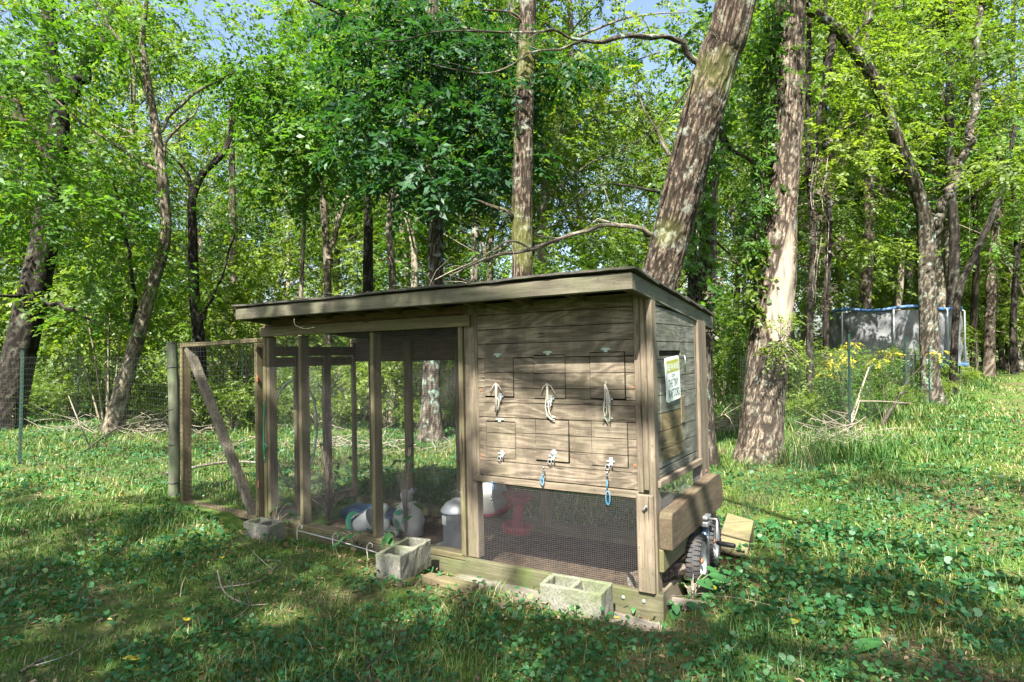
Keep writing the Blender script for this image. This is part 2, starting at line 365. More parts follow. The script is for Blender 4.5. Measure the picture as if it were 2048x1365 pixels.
L = dict(
    far=leafmat('sunny_leaves', [(0, (.055, .105, .018)), (.35, (.12, .18, .028)), (.7, (.19, .25, .045)), (1, (.28, .30, .07))], .55, (1.5, 1.6, .5)),
    mid=leafmat('woodland_leaves', [(0, (.045, .11, .02)), (.4, (.075, .16, .024)), (.8, (.12, .20, .03)), (1, (.2, .25, .04))], .5),
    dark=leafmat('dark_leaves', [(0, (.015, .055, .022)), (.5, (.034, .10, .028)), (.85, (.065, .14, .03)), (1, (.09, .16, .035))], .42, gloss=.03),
    ivy=leafmat('ground_ivy_leaves', [(0, (.018, .07, .026)), (.5, (.03, .11, .034)), (.85, (.055, .15, .04)), (1, (.14, .21, .05))], .3, gloss=.035, objvar=0),
    grass=leafmat('grass_blades', [(0, (.025, .085, .016)), (.45, (.068, .13, .022)), (.75, (.135, .18, .04)), (.9, (.25, .235, .095)), (1, (.33, .28, .15))], .3, gloss=.03, objvar=0),
    litter=leafmat('fallen_leaves', [(0, (.06, .036, .02)), (.35, (.13, .08, .045)), (.6, (.22, .15, .09)), (.8, (.32, .235, .15)), (.95, (.38, .28, .05)), (1, (.45, .38, .05))], .15, (1, 1, 1), .05, objvar=0),
    yellow=leafmat('yellow_leaves', [(0, (.38, .30, .03)), (1, (.5, .43, .05))], .3, (1.1, 1, .5), objvar=.3),
    flower=leafmat('yellow_flowers', [(0, (.35, .31, .02)), (1, (.48, .44, .05))], .2, (1.1, 1, .5)),
    brown=leafmat('dead_foliage', [(0, (.035, .028, .018)), (.5, (.075, .058, .036)), (1, (.15, .12, .075))], .1, (1, 1, 1)))
# ================================================================== GROUND
def grid_axis(a, b, c, d, n1, n2):      # dense between b and c
    return np.concatenate([np.linspace(a, b, n1, endpoint=False), np.linspace(b, c, n2, endpoint=False), np.linspace(c, d, n1)])
gx = grid_axis(-400, -14, 14, 400, 26, 280); gy = grid_axis(-400, 0, 26, 400, 26, 260)
X, Y = np.meshgrid(gx, gy); Z = ground_z(X, Y); Z = np.where(np.hypot(X, Y) > 90, np.minimum(Z, 0) - .2, Z)
Z = Z + (fbm(X * 6, Y * 6) - .5) * .035 * (np.hypot(X, Y) < 16)
V = np.stack([X.ravel(), Y.ravel(), Z.ravel()], 1); nx, ny = len(gx), len(gy)
i = np.arange(nx - 1)[None, :] + np.arange(ny - 1)[:, None] * nx
F = np.stack([i, i + 1, i + nx + 1, i + nx], -1).reshape(-1, 4)
m, t, out = new_mat('woodland_floor'); v = coords(t, offs=False)
n1, n2, n3, n4 = noise(t, v, .55, 5, .6), noise(t, v, 9, 5, .7), noise(t, v, 45, 4, .7), noise(t, v, 2.1, 4, .6)
dirt = ramp(t, n3, [(.3, (.03, .024, .014)), (.5, (.085, .066, .04)), (.7, (.18, .14, .09))])
grn = ramp(t, n2, [(.3, (.03, .065, .012)), (.6, (.07, .115, .022)), (.75, (.14, .16, .05))])
c = mix(t, ramp(t, math_(t, 'ADD', math_(t, 'MULTIPLY', n1, .5), math_(t, 'MULTIPLY', n4, .5)), [(.36, (0, 0, 0)), (.52, (1, 1, 1))]), dirt, grn)
principled(t, out, c, .95, .1, bump=n3, bstr=.8, bdist=.03)
ground = link('ground', np_mesh('ground', V, F, m, smooth=True)); tag(ground, kind='structure')

# mown track along the right side, a sheet just above the ground
def track_pt(s, w):      # s metres along the axis, w metres across
    L0 = math.hypot(30.8, 39.); ux, uy = 30.8 / L0, 39. / L0; wob = .35 * np.sin(s * .23); return 3.6 + ux * s + uy * (w + wob), 3.0 + uy * s - ux * (w + wob)
ss, ww = np.meshgrid(np.concatenate([np.linspace(-1.5, 14, 90), np.linspace(14.4, 48, 90)]), np.linspace(-1, 1, 21)); edge = 1.15 + .25 * (fbm(ss * 1.1, ww * 0 + np.sign(ww) * 3.) - .5) * 2
TX, TY = track_pt(ss, ww * edge); TZ = ground_z(TX, TY) + (fbm(TX * 6, TY * 6) - .5) * .035 * (np.hypot(TX, TY) < 16) + .012 * (1 - np.abs(ww) ** 4)
i = np.arange(ss.shape[1] - 1)[None, :] + np.arange(20)[:, None] * ss.shape[1]
mt, t, out = new_mat('mown_track'); v = coords(t, offs=False); q1, q2 = noise(t, v, 1.3, 5, .65), noise(t, v, 38, 4, .7)
c = mix(t, ramp(t, q1, [(.40, (0, 0, 0)), (.60, (1, 1, 1))]), ramp(t, q2, [(.3, (.035, .027, .016)), (.6, (.12, .09, .055)), (.75, (.20, .16, .10))]), ramp(t, q2, [(.3, (.03, .07, .013)), (.6, (.075, .125, .024)), (.75, (.14, .17, .05))]))
principled(t, out, c, .95, .1, bump=q2, bstr=.7, bdist=.02)
trk = link('path', np_mesh('path', np.stack([TX.ravel(), TY.ravel(), TZ.ravel()], 1), np.stack([i, i + 1, i + ss.shape[1] + 1, i + ss.shape[1]], -1).reshape(-1, 4)[:, ::-1], mt, smooth=True)); tag(trk, kind='structure')

# ================================================================== FOLIAGE BUILDERS
def unit(a): return a / np.maximum(np.linalg.norm(a, axis=-1, keepdims=True), 1e-9)
def leaf_quads(c, d, n, ln, wd, rnd):
    """c leaf base, d direction, n normal, arrays -> V, F, rnd; diamond leaf with a bent tip"""
    s = unit(np.cross(d, n)); n2 = np.cross(s, d); ln = ln[:, None]; wd = wd[:, None]
    p0 = c; p1 = c + d * ln * .42 + s * wd * .5 + n2 * ln * .05; p3 = c + d * ln * .42 - s * wd * .5 + n2 * ln * .05; p2 = c + d * ln - n2 * ln * .12
    V = np.stack([p0, p1, p2, p3], 1).reshape(-1, 3); F = np.arange(len(c) * 4).reshape(-1, 4)
    return V, F, rnd
def sprays(clumps, seed, per=14, leaf=.11, tw=.6, droop=.25, flat=.75, wr=.5, hue=.5):
    """clumps: list of (cx,cy,cz, rx,ry,rz, n) -> leaves on short twigs"""
    g = np.random.default_rng(seed); C = []; D = []; H = []
    for (x, y, z, rx, ry, rz, n) in clumps:
        n = int(n); p = unit(g.normal(size=(n, 3))); r = g.random(n) ** .45; q = p * r[:, None]
        C.append(np.array([x, y, z]) + q * np.array([rx, ry, rz])); dd = p.copy(); dd[:, 2] *= .35; dd += g.normal(size=(n, 3)) * .35; dd[:, 2] -= droop
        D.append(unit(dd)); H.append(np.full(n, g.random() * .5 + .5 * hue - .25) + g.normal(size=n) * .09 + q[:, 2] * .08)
    C, D, H = np.concatenate(C), np.concatenate(D), np.concatenate(H); m = len(C)
    k = np.arange(per); tt = (k + .5) / per
    up = unit(np.array([0, 0, 1.]) + g.normal(size=(m, 3)) * (1 - flat))
    side = unit(np.cross(D, up)); up = np.cross(side, D)
    L_ = tw * (.6 + .8 * g.random(m))
    base = C[:, None, :] + D[:, None, :] * (L_[:, None] * tt)[:, :, None] - np.array([0, 0, 1.]) * (L_[:, None] * tt ** 2 * .18)[:, :, None]
    sg = np.where(k % 2 == 0, 1, -1)[None, :, None]
    ld = unit(D[:, None, :] * .55 + side[:, None, :] * sg * .8 + g.normal(size=(m, per, 3)) * .28 + np.array([0, 0, -.12]))
    ln_ = unit(up[:, None, :] + g.normal(size=(m, per, 3)) * .38)
    sz = leaf * (.65 + .6 * g.random((m, per)))
    rn = np.clip(H[:, None] + g.normal(size=(m, per)) * .10, 0, 1)
    return leaf_quads(base.reshape(-1, 3), ld.reshape(-1, 3), ln_.reshape(-1, 3), sz.ravel(), (sz * wr * (.85 + .3 * g.random((m, per)))).ravel(), rn.ravel())
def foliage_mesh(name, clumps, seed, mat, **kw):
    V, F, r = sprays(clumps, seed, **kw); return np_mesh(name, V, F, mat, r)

def spray_twigs(clumps, seed, tw=.6, droop=.25):
    g = np.random.default_rng(seed); A = []; Bv = []
    for (x, y, z, rx, ry, rz, n) in clumps:            # same draw order as sprays()
        n = int(n); p = unit(g.normal(size=(n, 3))); r = g.random(n) ** .45; q = p * r[:, None]
        c = np.array([x, y, z]) + q * np.array([rx, ry, rz]); dd = p.copy(); dd[:, 2] *= .35; dd += g.normal(size=(n, 3)) * .35; dd[:, 2] -= droop; g.random(); g.normal(size=n)
        A.append(c); Bv.append(np.concatenate([c + unit(dd) * tw * .9]))
        k = max(2, n // 7); hub = np.array([x, y, z]); A.append(np.repeat(hub[None], k, 0)); Bv.append(c[::7][:k] if len(c[::7]) >= k else c[:k])
    A, Bv = np.concatenate(A), np.concatenate(Bv); d = unit(Bv - A); s = unit(np.cross(d, [0.1, .2, 1.])); u = np.cross(d, s); rr = .004
    V = np.stack([A + s * rr, A - s * rr * .5 + u * rr * .87, A - s * rr * .5 - u * rr * .87, Bv], 1).reshape(-1, 3); i = np.arange(len(A))[:, None] * 4
    return V, np.concatenate([i + [0, 1, 3], i + [1, 2, 3], i + [2, 0, 3]], 0)
def smooth_path(pts, rad, step):
    P = np.array([tuple(p) for p in pts], float); R = np.array(rad, float); m = len(P)
    if m < 3:
        n = max(2, int(np.linalg.norm(P[-1] - P[0]) / step)); u = np.linspace(0, 1, n)[:, None]; return P[0] + (P[-1] - P[0]) * u, R[0] + (R[-1] - R[0]) * u[:, 0]
    out = []; rr = []
    for i in range(m - 1):
        p0, p1, p2, p3 = P[max(i - 1, 0)], P[i], P[i + 1], P[min(i + 2, m - 1)]
        n = max(2, int(np.linalg.norm(p2 - p1) / step)); u = np.linspace(0, 1, n, endpoint=(i == m - 2))[:, None]
        out.append(.5 * ((2 * p1) + (-p0 + p2) * u + (2 * p0 - 5 * p1 + 4 * p2 - p3) * u * u + (-p0 + 3 * p1 - 3 * p2 + p3) * u ** 3)); rr.append(R[i] + (R[i + 1] - R[i]) * u[:, 0])
    return np.concatenate(out), np.concatenate(rr)
def trunk_np(pts, rad, n=10, step=.25, furrow=0., seed=0, flare=0.):
    """tube with noise relief -> V, F, groove-per-vertex"""
    P, R = smooth_path(pts, rad, step); m = len(P)
    T = unit(np.gradient(P, axis=0)); ref = np.array([1., .2, 0]) if abs(T[0][0]) < .8 else np.array([0, 1., 0])
    S = unit(ref - T * (T @ ref)[:, None]); U = np.cross(T, S); a = np.linspace(0, 2 * np.pi, n, endpoint=False)
    arc = np.concatenate([[0], np.cumsum(np.linalg.norm(np.diff(P, axis=0), axis=1))])
    ca, sa = np.cos(a)[None, :], np.sin(a)[None, :]; rr = np.repeat(R[:, None], n, 1)
    lump = (fbm(ca * 1.3 + seed + 7, sa * 1.3, arc[:, None] * .9 + seed) - .5) * .28
    gr = np.zeros((m, n))
    if furrow:
        k = R[:, None] * 30 + 1.5
        w = vnoise(ca * 3 + seed, sa * 3, arc[:, None] * 2.5) * .8
        q = vnoise(ca * k * .9 + w, sa * k * .9 + w, arc[:, None] * 9. + seed * 3); q2 = vnoise(ca * k * 2.1 + w, sa * k * 2.1, arc[:, None] * 21.)
        gr = np.clip(1 - np.abs(q - .5) * 5.5, 0, 1) * .7 + np.clip(1 - np.abs(q2 - .5) * 5, 0, 1) * .3
        rr = rr - furrow * gr
    rr = rr * (1 + lump)
    if flare:
        fl = flare * np.exp(-arc / .30)[:, None] * (.55 + .9 * vnoise(ca * 2 + seed, sa * 2, 3.)); rr = rr * (1 + fl)
    V = P[:, None, :] + S[:, None, :] * (ca * rr)[:, :, None] + U[:, None, :] * (sa * rr)[:, :, None]
    i = np.arange(m - 1)[:, None] * n; j = np.arange(n)[None, :]; j2 = (j + 1) % n
    F = np.stack([i + j, i + j2, i + n + j2, i + n + j], -1).reshape(-1, 4)
    return V.reshape(-1, 3), F, gr.ravel()
def tubes_mesh(name, parts, mat, wound=None):
    Vs, Fs, Gs, k = [], [], [], 0
    for V, F, G in parts: Vs.append(V); Fs.append(F + k); Gs.append(G); k += len(V)
    V, F, G = np.concatenate(Vs), np.concatenate(Fs), np.concatenate(Gs)
    me = np_mesh(name, V, F, mat, smooth=True); a = me.attributes.new('groove', 'FLOAT', 'POINT'); a.data.foreach_set('value', G.astype(np.float32))
    if wound is not None: a = me.attributes.new('wound', 'FLOAT', 'POINT'); a.data.foreach_set('value', wound.astype(np.float32))
    return me

# ================================================================== FOREST FILLER KINDS
def gen_kind(seed, H, cb, spread, mat, bk, leaf, nspr, lean=.5, r0=.16):
    g = np.random.default_rng(seed)
    top = np.array([g.normal() * lean, g.normal() * lean, H]); mid1 = np.array([g.normal() * .35, g.normal() * .35, H * .33]); mid2 = np.array([g.normal() * .5, g.normal() * .5, H * .66])
    pts = [np.array([0, 0, -.4]), np.array([0, 0, .4]), mid1, mid2, top]; parts = [trunk_np(pts, [r0 * 1.25, r0, r0 * .8, r0 * .55, .03], 9, .7, 0, seed)]
    P, R = smooth_path(pts, [1] * 5, .5); clumps = []
    nl = 17
    for k in range(nl):
        h = cb + (H - cb) * ((k + g.random() * .8) / nl); i = np.argmin(abs(P[:, 2] - h)); p = P[i]
        a = k * 2.4 + g.random(); tt = (h - cb) / (H - cb); ln = spread * (.45 + .75 * math.sin(math.pi * min(1, tt * .8 + .18))) * (.6 + .6 * g.random())
        d = np.array([math.cos(a), math.sin(a), .25 + .5 * g.random()]); q1 = p + d * ln * .5; q2 = p + d * np.array([1, 1, .7]) * ln
        parts.append(trunk_np([p, q1, q2], [r0 * .32, r0 * .2, .015], 5, .7, 0, seed + k))
        for f_ in (.55, .95):
            c = p + (q2 - p) * f_; s = ln * .42 * (.7 + .6 * g.random())
            clumps.append((*c, s * 1.1, s * 1.1, s * .5, nspr / nl / 2))
            cc = c + g.normal(size=3) * ln * .4; parts.append(trunk_np([c, cc], [.02, .008], 3, .9))
            clumps.append((*cc, s * .7, s * .7, s * .35, nspr / nl / 3.5))
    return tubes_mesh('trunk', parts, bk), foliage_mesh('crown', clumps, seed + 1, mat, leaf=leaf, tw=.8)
KINDS = [gen_kind(1, 15, 3.0, 3.3, L['far'], B['grey'], .17, 754), gen_kind(2, 18, 5.0, 3.6, L['mid'], B['thin'], .17, 754),
         gen_kind(3, 13, 2.2, 3.0, L['far'], B['dark'], .16, 656), gen_kind(4, 20, 6.5, 4.2, L['far'], B['grey'], .19, 820, r0=.22),
         gen_kind(5, 9, 1.3, 2.5, L['mid'], B['thin'], .14, 590, r0=.07), gen_kind(6, 11, 1.8, 2.8, L['far'], B['thin'], .15, 656, r0=.09)]
def shrub_kind(seed, h, r, mat, leaf, n):
    g = np.random.default_rng(seed); parts = []; cl = []
    for k in range(9):
        a = g.random() * 6.28; q = np.array([math.cos(a) * r * .7 * g.random(), math.sin(a) * r * .7 * g.random(), h * (.35 + .55 * g.random())])
        parts.append(trunk_np([np.array([q[0] * .15, q[1] * .15, -.1]), q * .55, q], [.02, .015, .005], 4, .4, 0, k))
        cl.append((*q, r * .42, r * .42, h * .24, n / 9))
    return tubes_mesh('stem', parts, B['thin']), foliage_mesh('foliage', cl, seed, mat, leaf=leaf, tw=.35, per=12)
SHRUBS = [shrub_kind(31, 2.4, 1.5, L['far'], .10, 380), shrub_kind(32, 1.5, 1.2, L['far'], .08, 330), shrub_kind(33, 3.4, 1.7, L['far'], .11, 420), shrub_kind(34, 1.0, 1.0, L['far'], .07, 300)]

g = np.random.default_rng(42)
def off_path(x, y):     # distance from the axis of the mown path on the right
    ax, ay, bx, by = 3.2, 3.0, 34., 42.; dx, dy = bx - ax, by - ay; u = max(0, ((x - ax) * dx + (y - ay) * dy) / (dx * dx + dy * dy)); return math.hypot(x - ax - u * dx, y - ay - u * dy)
def ok_spot(x, y, rad):
    if off_path(x, y) < rad and y < 37: return False
    if rad > 3 and y < 30 and (-.82 < x / y < -.42 or .12 < x / y < .26): return False
    if math.hypot(x - 13.2, y - 22) < 3.2: return False
    dx_, dy_ = x - 13., y - 21.5; al = -(dx_ * SUN.x + dy_ * SUN.y) / math.hypot(SUN.x, SUN.y); cr = abs(dx_ * SUN.y - dy_ * SUN.x) / math.hypot(SUN.x, SUN.y)
    if -al > 0 and -al < 13 and cr < 3.2 and rad > 2.5: return False
    return True
def SIDE(x, y):
    q = x / y
    for lim, s_ in ((-.68, 'at the left picture edge'), (-.52, 'behind the slender leaning tree'), (-.40, 'behind the wooden gate'), (-.25, 'behind the left bay of the run'), (-.10, 'behind the dark straight trunk'), (.05, 'above the nest doors'), (.22, 'behind the big leaning trunk'), (.36, 'behind the roof corner'), (.50, 'right of the stripped-bark tree'), (.64, 'behind the trampoline')):
        if q < lim: return s_
    return 'at the right picture edge'
def DIST(y): return 'nearest row of the wood' if y < 18 else 'second row' if y < 23 else 'mid-depth' if y < 31 else 'far' if y < 42 else 'farthest'
spots = []; tries = 0
while len(spots) < 74 and tries < 9000:
    tries += 1; y = 17 + 48 * g.random() ** 1.25; x = (g.random() * 2 - 1) * (y * .98 + 3)
    if not ok_spot(x, y, 3.6): continue
    if any(math.hypot(x - a, y - b) < 2.1 + y * .022 for a, b, _ in spots): continue
    spots.append((x, y, g.random()))
for _ in range(16):
    y = g.uniform(38, 58); spots.append((y * g.uniform(.60, .92), y, g.random()))
for _ in range(9):
    y = g.uniform(26, 38); spots.append((y * g.uniform(.42, .72), y, .6))
for x, y, q in spots:
    k = (4, 5, 2, 0)[int(q * 3.99)] if y < 20 else (0, 1, 2, 3, 3, 5, 1)[int(q * 6.99)]
    if y > 34: k = (0, 3, 1, 3)[int(q * 3.99)]
    if y > 37 and x > y * .6: k = (2, 0, 2, 5)[int(q * 3.99)]
    tm, cm = KINDS[k]; s = .85 + .35 * g.random()
    e = empty('forest_tree', (x, y, gz(x, y)), (g.normal() * .04, g.normal() * .04, g.random() * 6.28)); e.scale = (s, s, s * (.92 + .2 * g.random()))
    link('trunk', tm, None, e); link('crown', cm, None, e)
    tag(e, f'{("young broad-leaved", "very tall airy", "bushy low-branched", "tall dense", "short slim", "slender mid-sized")[(0, 1, 2, 3, 4, 5)[k]]} tree, {DIST(y)}, {SIDE(x, y)}', 'tree', f'filler trees of the wood {SIDE(x, y)}')
sp2 = []; tries = 0
while len(sp2) < 118 and tries < 9000:
    tries += 1; y = 13 + 26 * g.random() ** 1.45; x = (g.random() * 2 - 1) * (y * .95 + 2)
    if not ok_spot(x, y, 2.3): continue
    if x > 1 and y < 13.5 + x * .4: continue
    if any(math.hypot(x - a, y - b) < 1.05 for a, b in sp2): continue
    sp2.append((x, y)); k = int(g.random() * 3.99); tm, cm = SHRUBS[k]; s = .8 + .6 * g.random()
    e = empty('shrub', (x, y, gz(x, y)), (0, 0, g.random() * 6.28)); e.scale = (s, s, s)
    link('stem', tm, None, e); link('foliage', cm, None, e)
    size = ('tall bright green shrub', 'rounded green bush', 'tall spreading shrub', 'low bright green bush')[k]
    tag(e, f'{size}, {DIST(y + 1)}, {SIDE(x, y)}', 'shrub', f'undergrowth shrubs {SIDE(x, y)}')

# far wood: one mass of foliage round the horizon
cl = []
for k in range(120):
    a = g.uniform(-1.35, 1.35) if k < 100 else g.uniform(1.35, 4.9); r = g.uniform(60, 92); h = g.uniform(1, 13) if g.random() < .9 else g.uniform(13, 20); cl.append((r * math.sin(a), r * math.cos(a), h, 6, 6, 3.5, 75))
fw = link('far_wood', foliage_mesh('far_wood', cl, 77, L['far'], per=8, leaf=.62, tw=1.6)); tag(fw, 'hazy green mass of the far wood closing every gap between the trunks', 'woodland', kind='stuff')

# ================================================================== MAIN TREES
def px_path(pts, w):
    P = [at(u, v, y) for u, v, y in pts]; Rr = [ww / 2 * y / CF for ww, (u, v, y) in zip(w, pts)]; return P, Rr
def main_tree(name, label, pts, w, bk, n=40, step=.06, furrow=.008, limbs=(), crown=None, flare=.55, seed=0, cmat=None, leaf=.11, ext=None, wound=None, **kw):
    P, Rr = px_path(pts, w)
    base = Vector((P[0].x, P[0].y, gz(P[0].x, P[0].y)))
    P[0] = Vector((P[0].x, P[0].y, base.z - .08))
    if ext:   # carry the trunk on above the frame
        d = (P[-1] - P[-2]).normalized(); P.append(P[-1] + (d + Vector((0, 0, .6))).normalized() * ext); Rr.append(Rr[-1] * .55)
    e = empty(name, base); off = np.array(base)
    parts = [trunk_np([np.array(p) - off for p in P], Rr, n, step, furrow, seed, flare)]
    wa = None
    if wound:
        V, F, G = parts[0]; m_ = len(V) // n; C = V.reshape(m_, n, 3).mean(1, keepdims=True); dv = V.reshape(m_, n, 3) - C; an = np.arctan2(dv[..., 0], -dv[..., 1]) - wound[2]; zz = C[..., 2] + 0 * an
        u_ = np.clip((wound[1] - zz) / (wound[1] - wound[0]), -1, 2); hw = np.where((u_ > 0) & (u_ < 1), 1.05 * np.clip(u_, 0, 1) ** .75 * np.clip((1.05 - u_) * 4, 0, 1) ** .6, 0) * (1 + .25 * (vnoise(zz * 7, an * 2) - .5))
        wm = np.clip((hw - np.abs(an)) * 9, 0, 1); lip = np.clip(1 - np.abs(hw - np.abs(an) + .06) * 9, 0, 1) * (hw > .03)
        dl = np.linalg.norm(dv, axis=2, keepdims=True); R0_ = dl.mean(1, keepdims=True); V = C + dv / dl * (dl * (1 - wm[..., None]) + wm[..., None] * (R0_ * .95 + .004 * (vnoise(an * 9, zz * .7)[..., None] - .5)) + .018 * lip[..., None]); parts[0] = (V.reshape(-1, 3), F, G * (1 - wm.ravel())); wa = wm.ravel()
    link('trunk', tubes_mesh('trunk', parts, B[bk], wa), None, e)
    for lb in limbs:
        lp, lw = lb[0], lb[1]; Q, q = px_path(lp, lw)
        gl = np.random.default_rng(seed + len(lp)); QQ, qq = smooth_path([np.array(p) - off for p in Q], q, .16); QQ[1:-1] += gl.normal(size=(len(QQ) - 2, 3)) * qq[1:-1, None] * .55; lps = [trunk_np(list(QQ), list(qq * (1 + .12 * gl.normal(size=len(qq)))), 10, .06, furrow * .3, seed + 3)]
        for _k in range(int(len(QQ) / 3.5)):
            ii = int(len(QQ) * (.2 + .78 * gl.random())); ii = min(ii, len(QQ) - 2); dd = unit(QQ[ii + 1] - QQ[ii] + gl.normal(size=3) * .10) ; ll = .12 + .4 * gl.random(); k1 = QQ[ii] + dd * ll * .5 + gl.normal(size=3) * .03; k2 = k1 + unit(dd + gl.normal(size=3) * .5) * ll * .6; r_s = max(.0025, qq[ii] * .28)
            lps.append(trunk_np([QQ[ii], k1, k2], [r_s, r_s * .7, .0015], 4, .1))
        lo = link('limb', tubes_mesh('limb', lps, B[lb[2] if len(lb) > 2 else bk]), None, e)
    cl = []
    if ext: cl += [(*(np.array(P[-1]) - off + np.array([g.normal() * 1.2, g.normal() * 1.2, g.normal() * .8 + 1])), 1.4, 1.4, .7, 42) for _ in range(5)]
    for (u, v, Y_, ru, rz, ns) in (crown or []):
        c = np.array(at(u, v, Y_)) - off; cl.append((*c, ru, ru, rz, ns))
    if cl:
        link('crown', foliage_mesh('crown', cl, seed + 50, L[cmat or 'mid'], leaf=leaf, **kw), None, e)
        tv, tf = spray_twigs(cl, seed + 50, kw.get('tw', .6)); tag(link('twigs', np_mesh('twigs', tv, tf, B['dark']), None, e), kind='stuff')
    tag(e, label, 'tree'); return e

# T1: thick tree at the left edge; its bark colour is darkened for shade
main_tree('broadleaf_tree', 'thick tree with shade-darkened bark at the far left edge, standing behind the wire fence',
    [(5, 862, 12.2), (20, 800, 12.2), (55, 640, 12.2), (85, 500, 12.2), (103, 380, 12.2), (118, 240, 12.2), (100, 120, 12.2), (95, 0, 12.2)], [64, 58, 56, 50, 44, 36, 30, 26], 'dark',
    limbs=[([(105, 330, 12.2), (75, 285, 12), (40, 230, 11.8), (0, 192, 11.6), (-60, 130, 11.4)], [26, 24, 18, 14, 9], 'pale'),
           ([(122, 215, 12.2), (150, 165, 12.3), (190, 105, 12.4), (230, 20, 12.6)], [30, 24, 20, 14], 'dark'),
           ([(75, 600, 12.2), (130, 615, 11.8), (200, 650, 11.4)], [10, 7, 3], 'dark'), ([(60, 600, 12.1), (20, 590, 11.6), (-30, 590, 11.2)], [8, 6, 3], 'dark')],
    crown=[(60, 100, 10.5, 1.5, .8, 105), (190, 60, 11, 1.2, .8, 74), (10, 340, 9.5, 1.1, .5, 80), (120, 420, 10, 1.2, .45, 93), (160, 330, 11, 1.1, .6, 68), (230, 480, 11, .9, .5, 49), (270, 560, 11.5, 1., .5, 55), (190, 620, 11.5, .8, .3, 31), (-20, 200, 9, 1.3, .8, 68), (280, 350, 12.5, 1.2, .8, 55), (20, 20, 9.3, 1.2, .8, 68)],
    cmat='mid', leaf=.12, ext=4, seed=1, flat=.85)
# T2: slender leaning tree
main_tree('leaning_tree', 'slender pale tree with a kinked trunk leaning right, left of the gate',
    [(222, 868, 11.4), (243, 790, 11.4), (285, 640, 11.3), (308, 560, 11.2), (330, 480, 11.2), (327, 380, 11.2), (315, 280, 11.2), (300, 190, 11.2), (285, 90, 11.2), (292, 0, 11.2)], [36, 31, 27, 23, 21, 20, 18, 15, 12, 9], 'thin', 24, .07, .004,
    limbs=[([(302, 570, 11.2), (310, 520, 11.1), (335, 485, 11), (328, 440, 11)], [9, 7, 6, 5], 'thin'), ([(318, 345, 11.2), (270, 315, 11.1), (200, 270, 10.9), (130, 215, 10.7), (60, 150, 10.6)], [8, 7, 6, 4, 2], 'thin'),
           ([(312, 268, 11.2), (350, 220, 11.3), (400, 180, 11.4), (470, 145, 11.6)], [8, 6, 5, 2], 'thin'), ([(320, 320, 11.2), (340, 270, 11.2), (390, 225, 11.3), (405, 180, 11.3)], [7, 6, 4, 2], 'thin'),
           ([(305, 235, 11.2), (270, 130, 11.1), (205, 30, 11), (190, 0, 11)], [7, 6, 5, 4], 'thin'), ([(240, 800, 11.3), (270, 620, 11.5), (240, 420, 11.6), (215, 330, 11.7)], [9, 8, 6, 3], 'dark')],
    crown=[(480, 130, 11.6, 1.1, .6, 60), (220, 20, 11, 1, .7, 60), (420, 60, 11.5, 1, .7, 60)], cmat='mid', leaf=.1, seed=2, ext=2.5)
# T3
main_tree('forked_tree', 'thin dark forked tree rising just left of the top of the gate',
    [(405, 800, 13.5), (398, 690, 13.5), (388, 580, 13.5), (386, 470, 13.5), (385, 400, 13.5), (405, 350, 13.6), (450, 300, 13.8), (470, 220, 14)], [30, 24, 20, 18, 17, 14, 11, 7], 'dark', 20, .09, .004,
    limbs=[([(385, 405, 13.5), (370, 340, 13.5), (330, 300, 13.4)], [9, 6, 3]), ([(400, 640, 13.5), (440, 560, 13.4), (470, 470, 13.3)], [7, 5, 3])],
    crown=[(480, 230, 14, 1.2, .7, 80), (420, 430, 14.5, 1.1, .6, 60)], seed=3)
# small trunks above the run roof
for lab, pts, w, bk, fo in (
    ('slim pale tree with a V-shaped fork above the roof of the run', [(660, 800, 15), (655, 560, 15), (650, 460, 15), (642, 350, 15), (640, 240, 15)], [18, 16, 14, 12, 9], 'thin', [([(658, 520, 15), (672, 460, 15.1), (695, 390, 15.2), (720, 330, 15.4)], [13, 11, 10, 7], 'thin')]),
    ('dark shaggy tree with vines, just right of the forked one above the run roof', [(738, 800, 14.5), (736, 560, 14.5), (737, 440, 14.5), (730, 330, 14.5)], [22, 20, 17, 12], 'dark', []),
    ('thin grey S-curved tree directly left of the dark straight trunk', [(782, 800, 14), (785, 560, 14), (778, 470, 14), (782, 400, 14), (782, 320, 14), (760, 180, 14)], [17, 15, 14, 13, 12, 8], 'thin', [([(782, 400, 14), (815, 385, 14), (850, 370, 14)], [6, 4, 2], 'thin'), ([(780, 400, 14), (740, 350, 14), (700, 300, 14)], [6, 4, 2], 'thin')]),
    ('far pale trunk between the slender leaning tree and the run', [(470, 800, 19), (468, 600, 19), (465, 400, 19), (462, 200, 19)], [16, 15, 13, 10], 'pale', [])):
    main_tree('slim_tree', lab, pts, w, bk, 16, .12, .003, limbs=fo, seed=len(lab), crown=[(pts[-1][0], pts[-1][1] - 20, pts[-1][2], 1.3, .7, 80), (pts[-1][0] + 30, pts[-1][1] + 70, pts[-1][2] + .5, .8, .5, 40)])
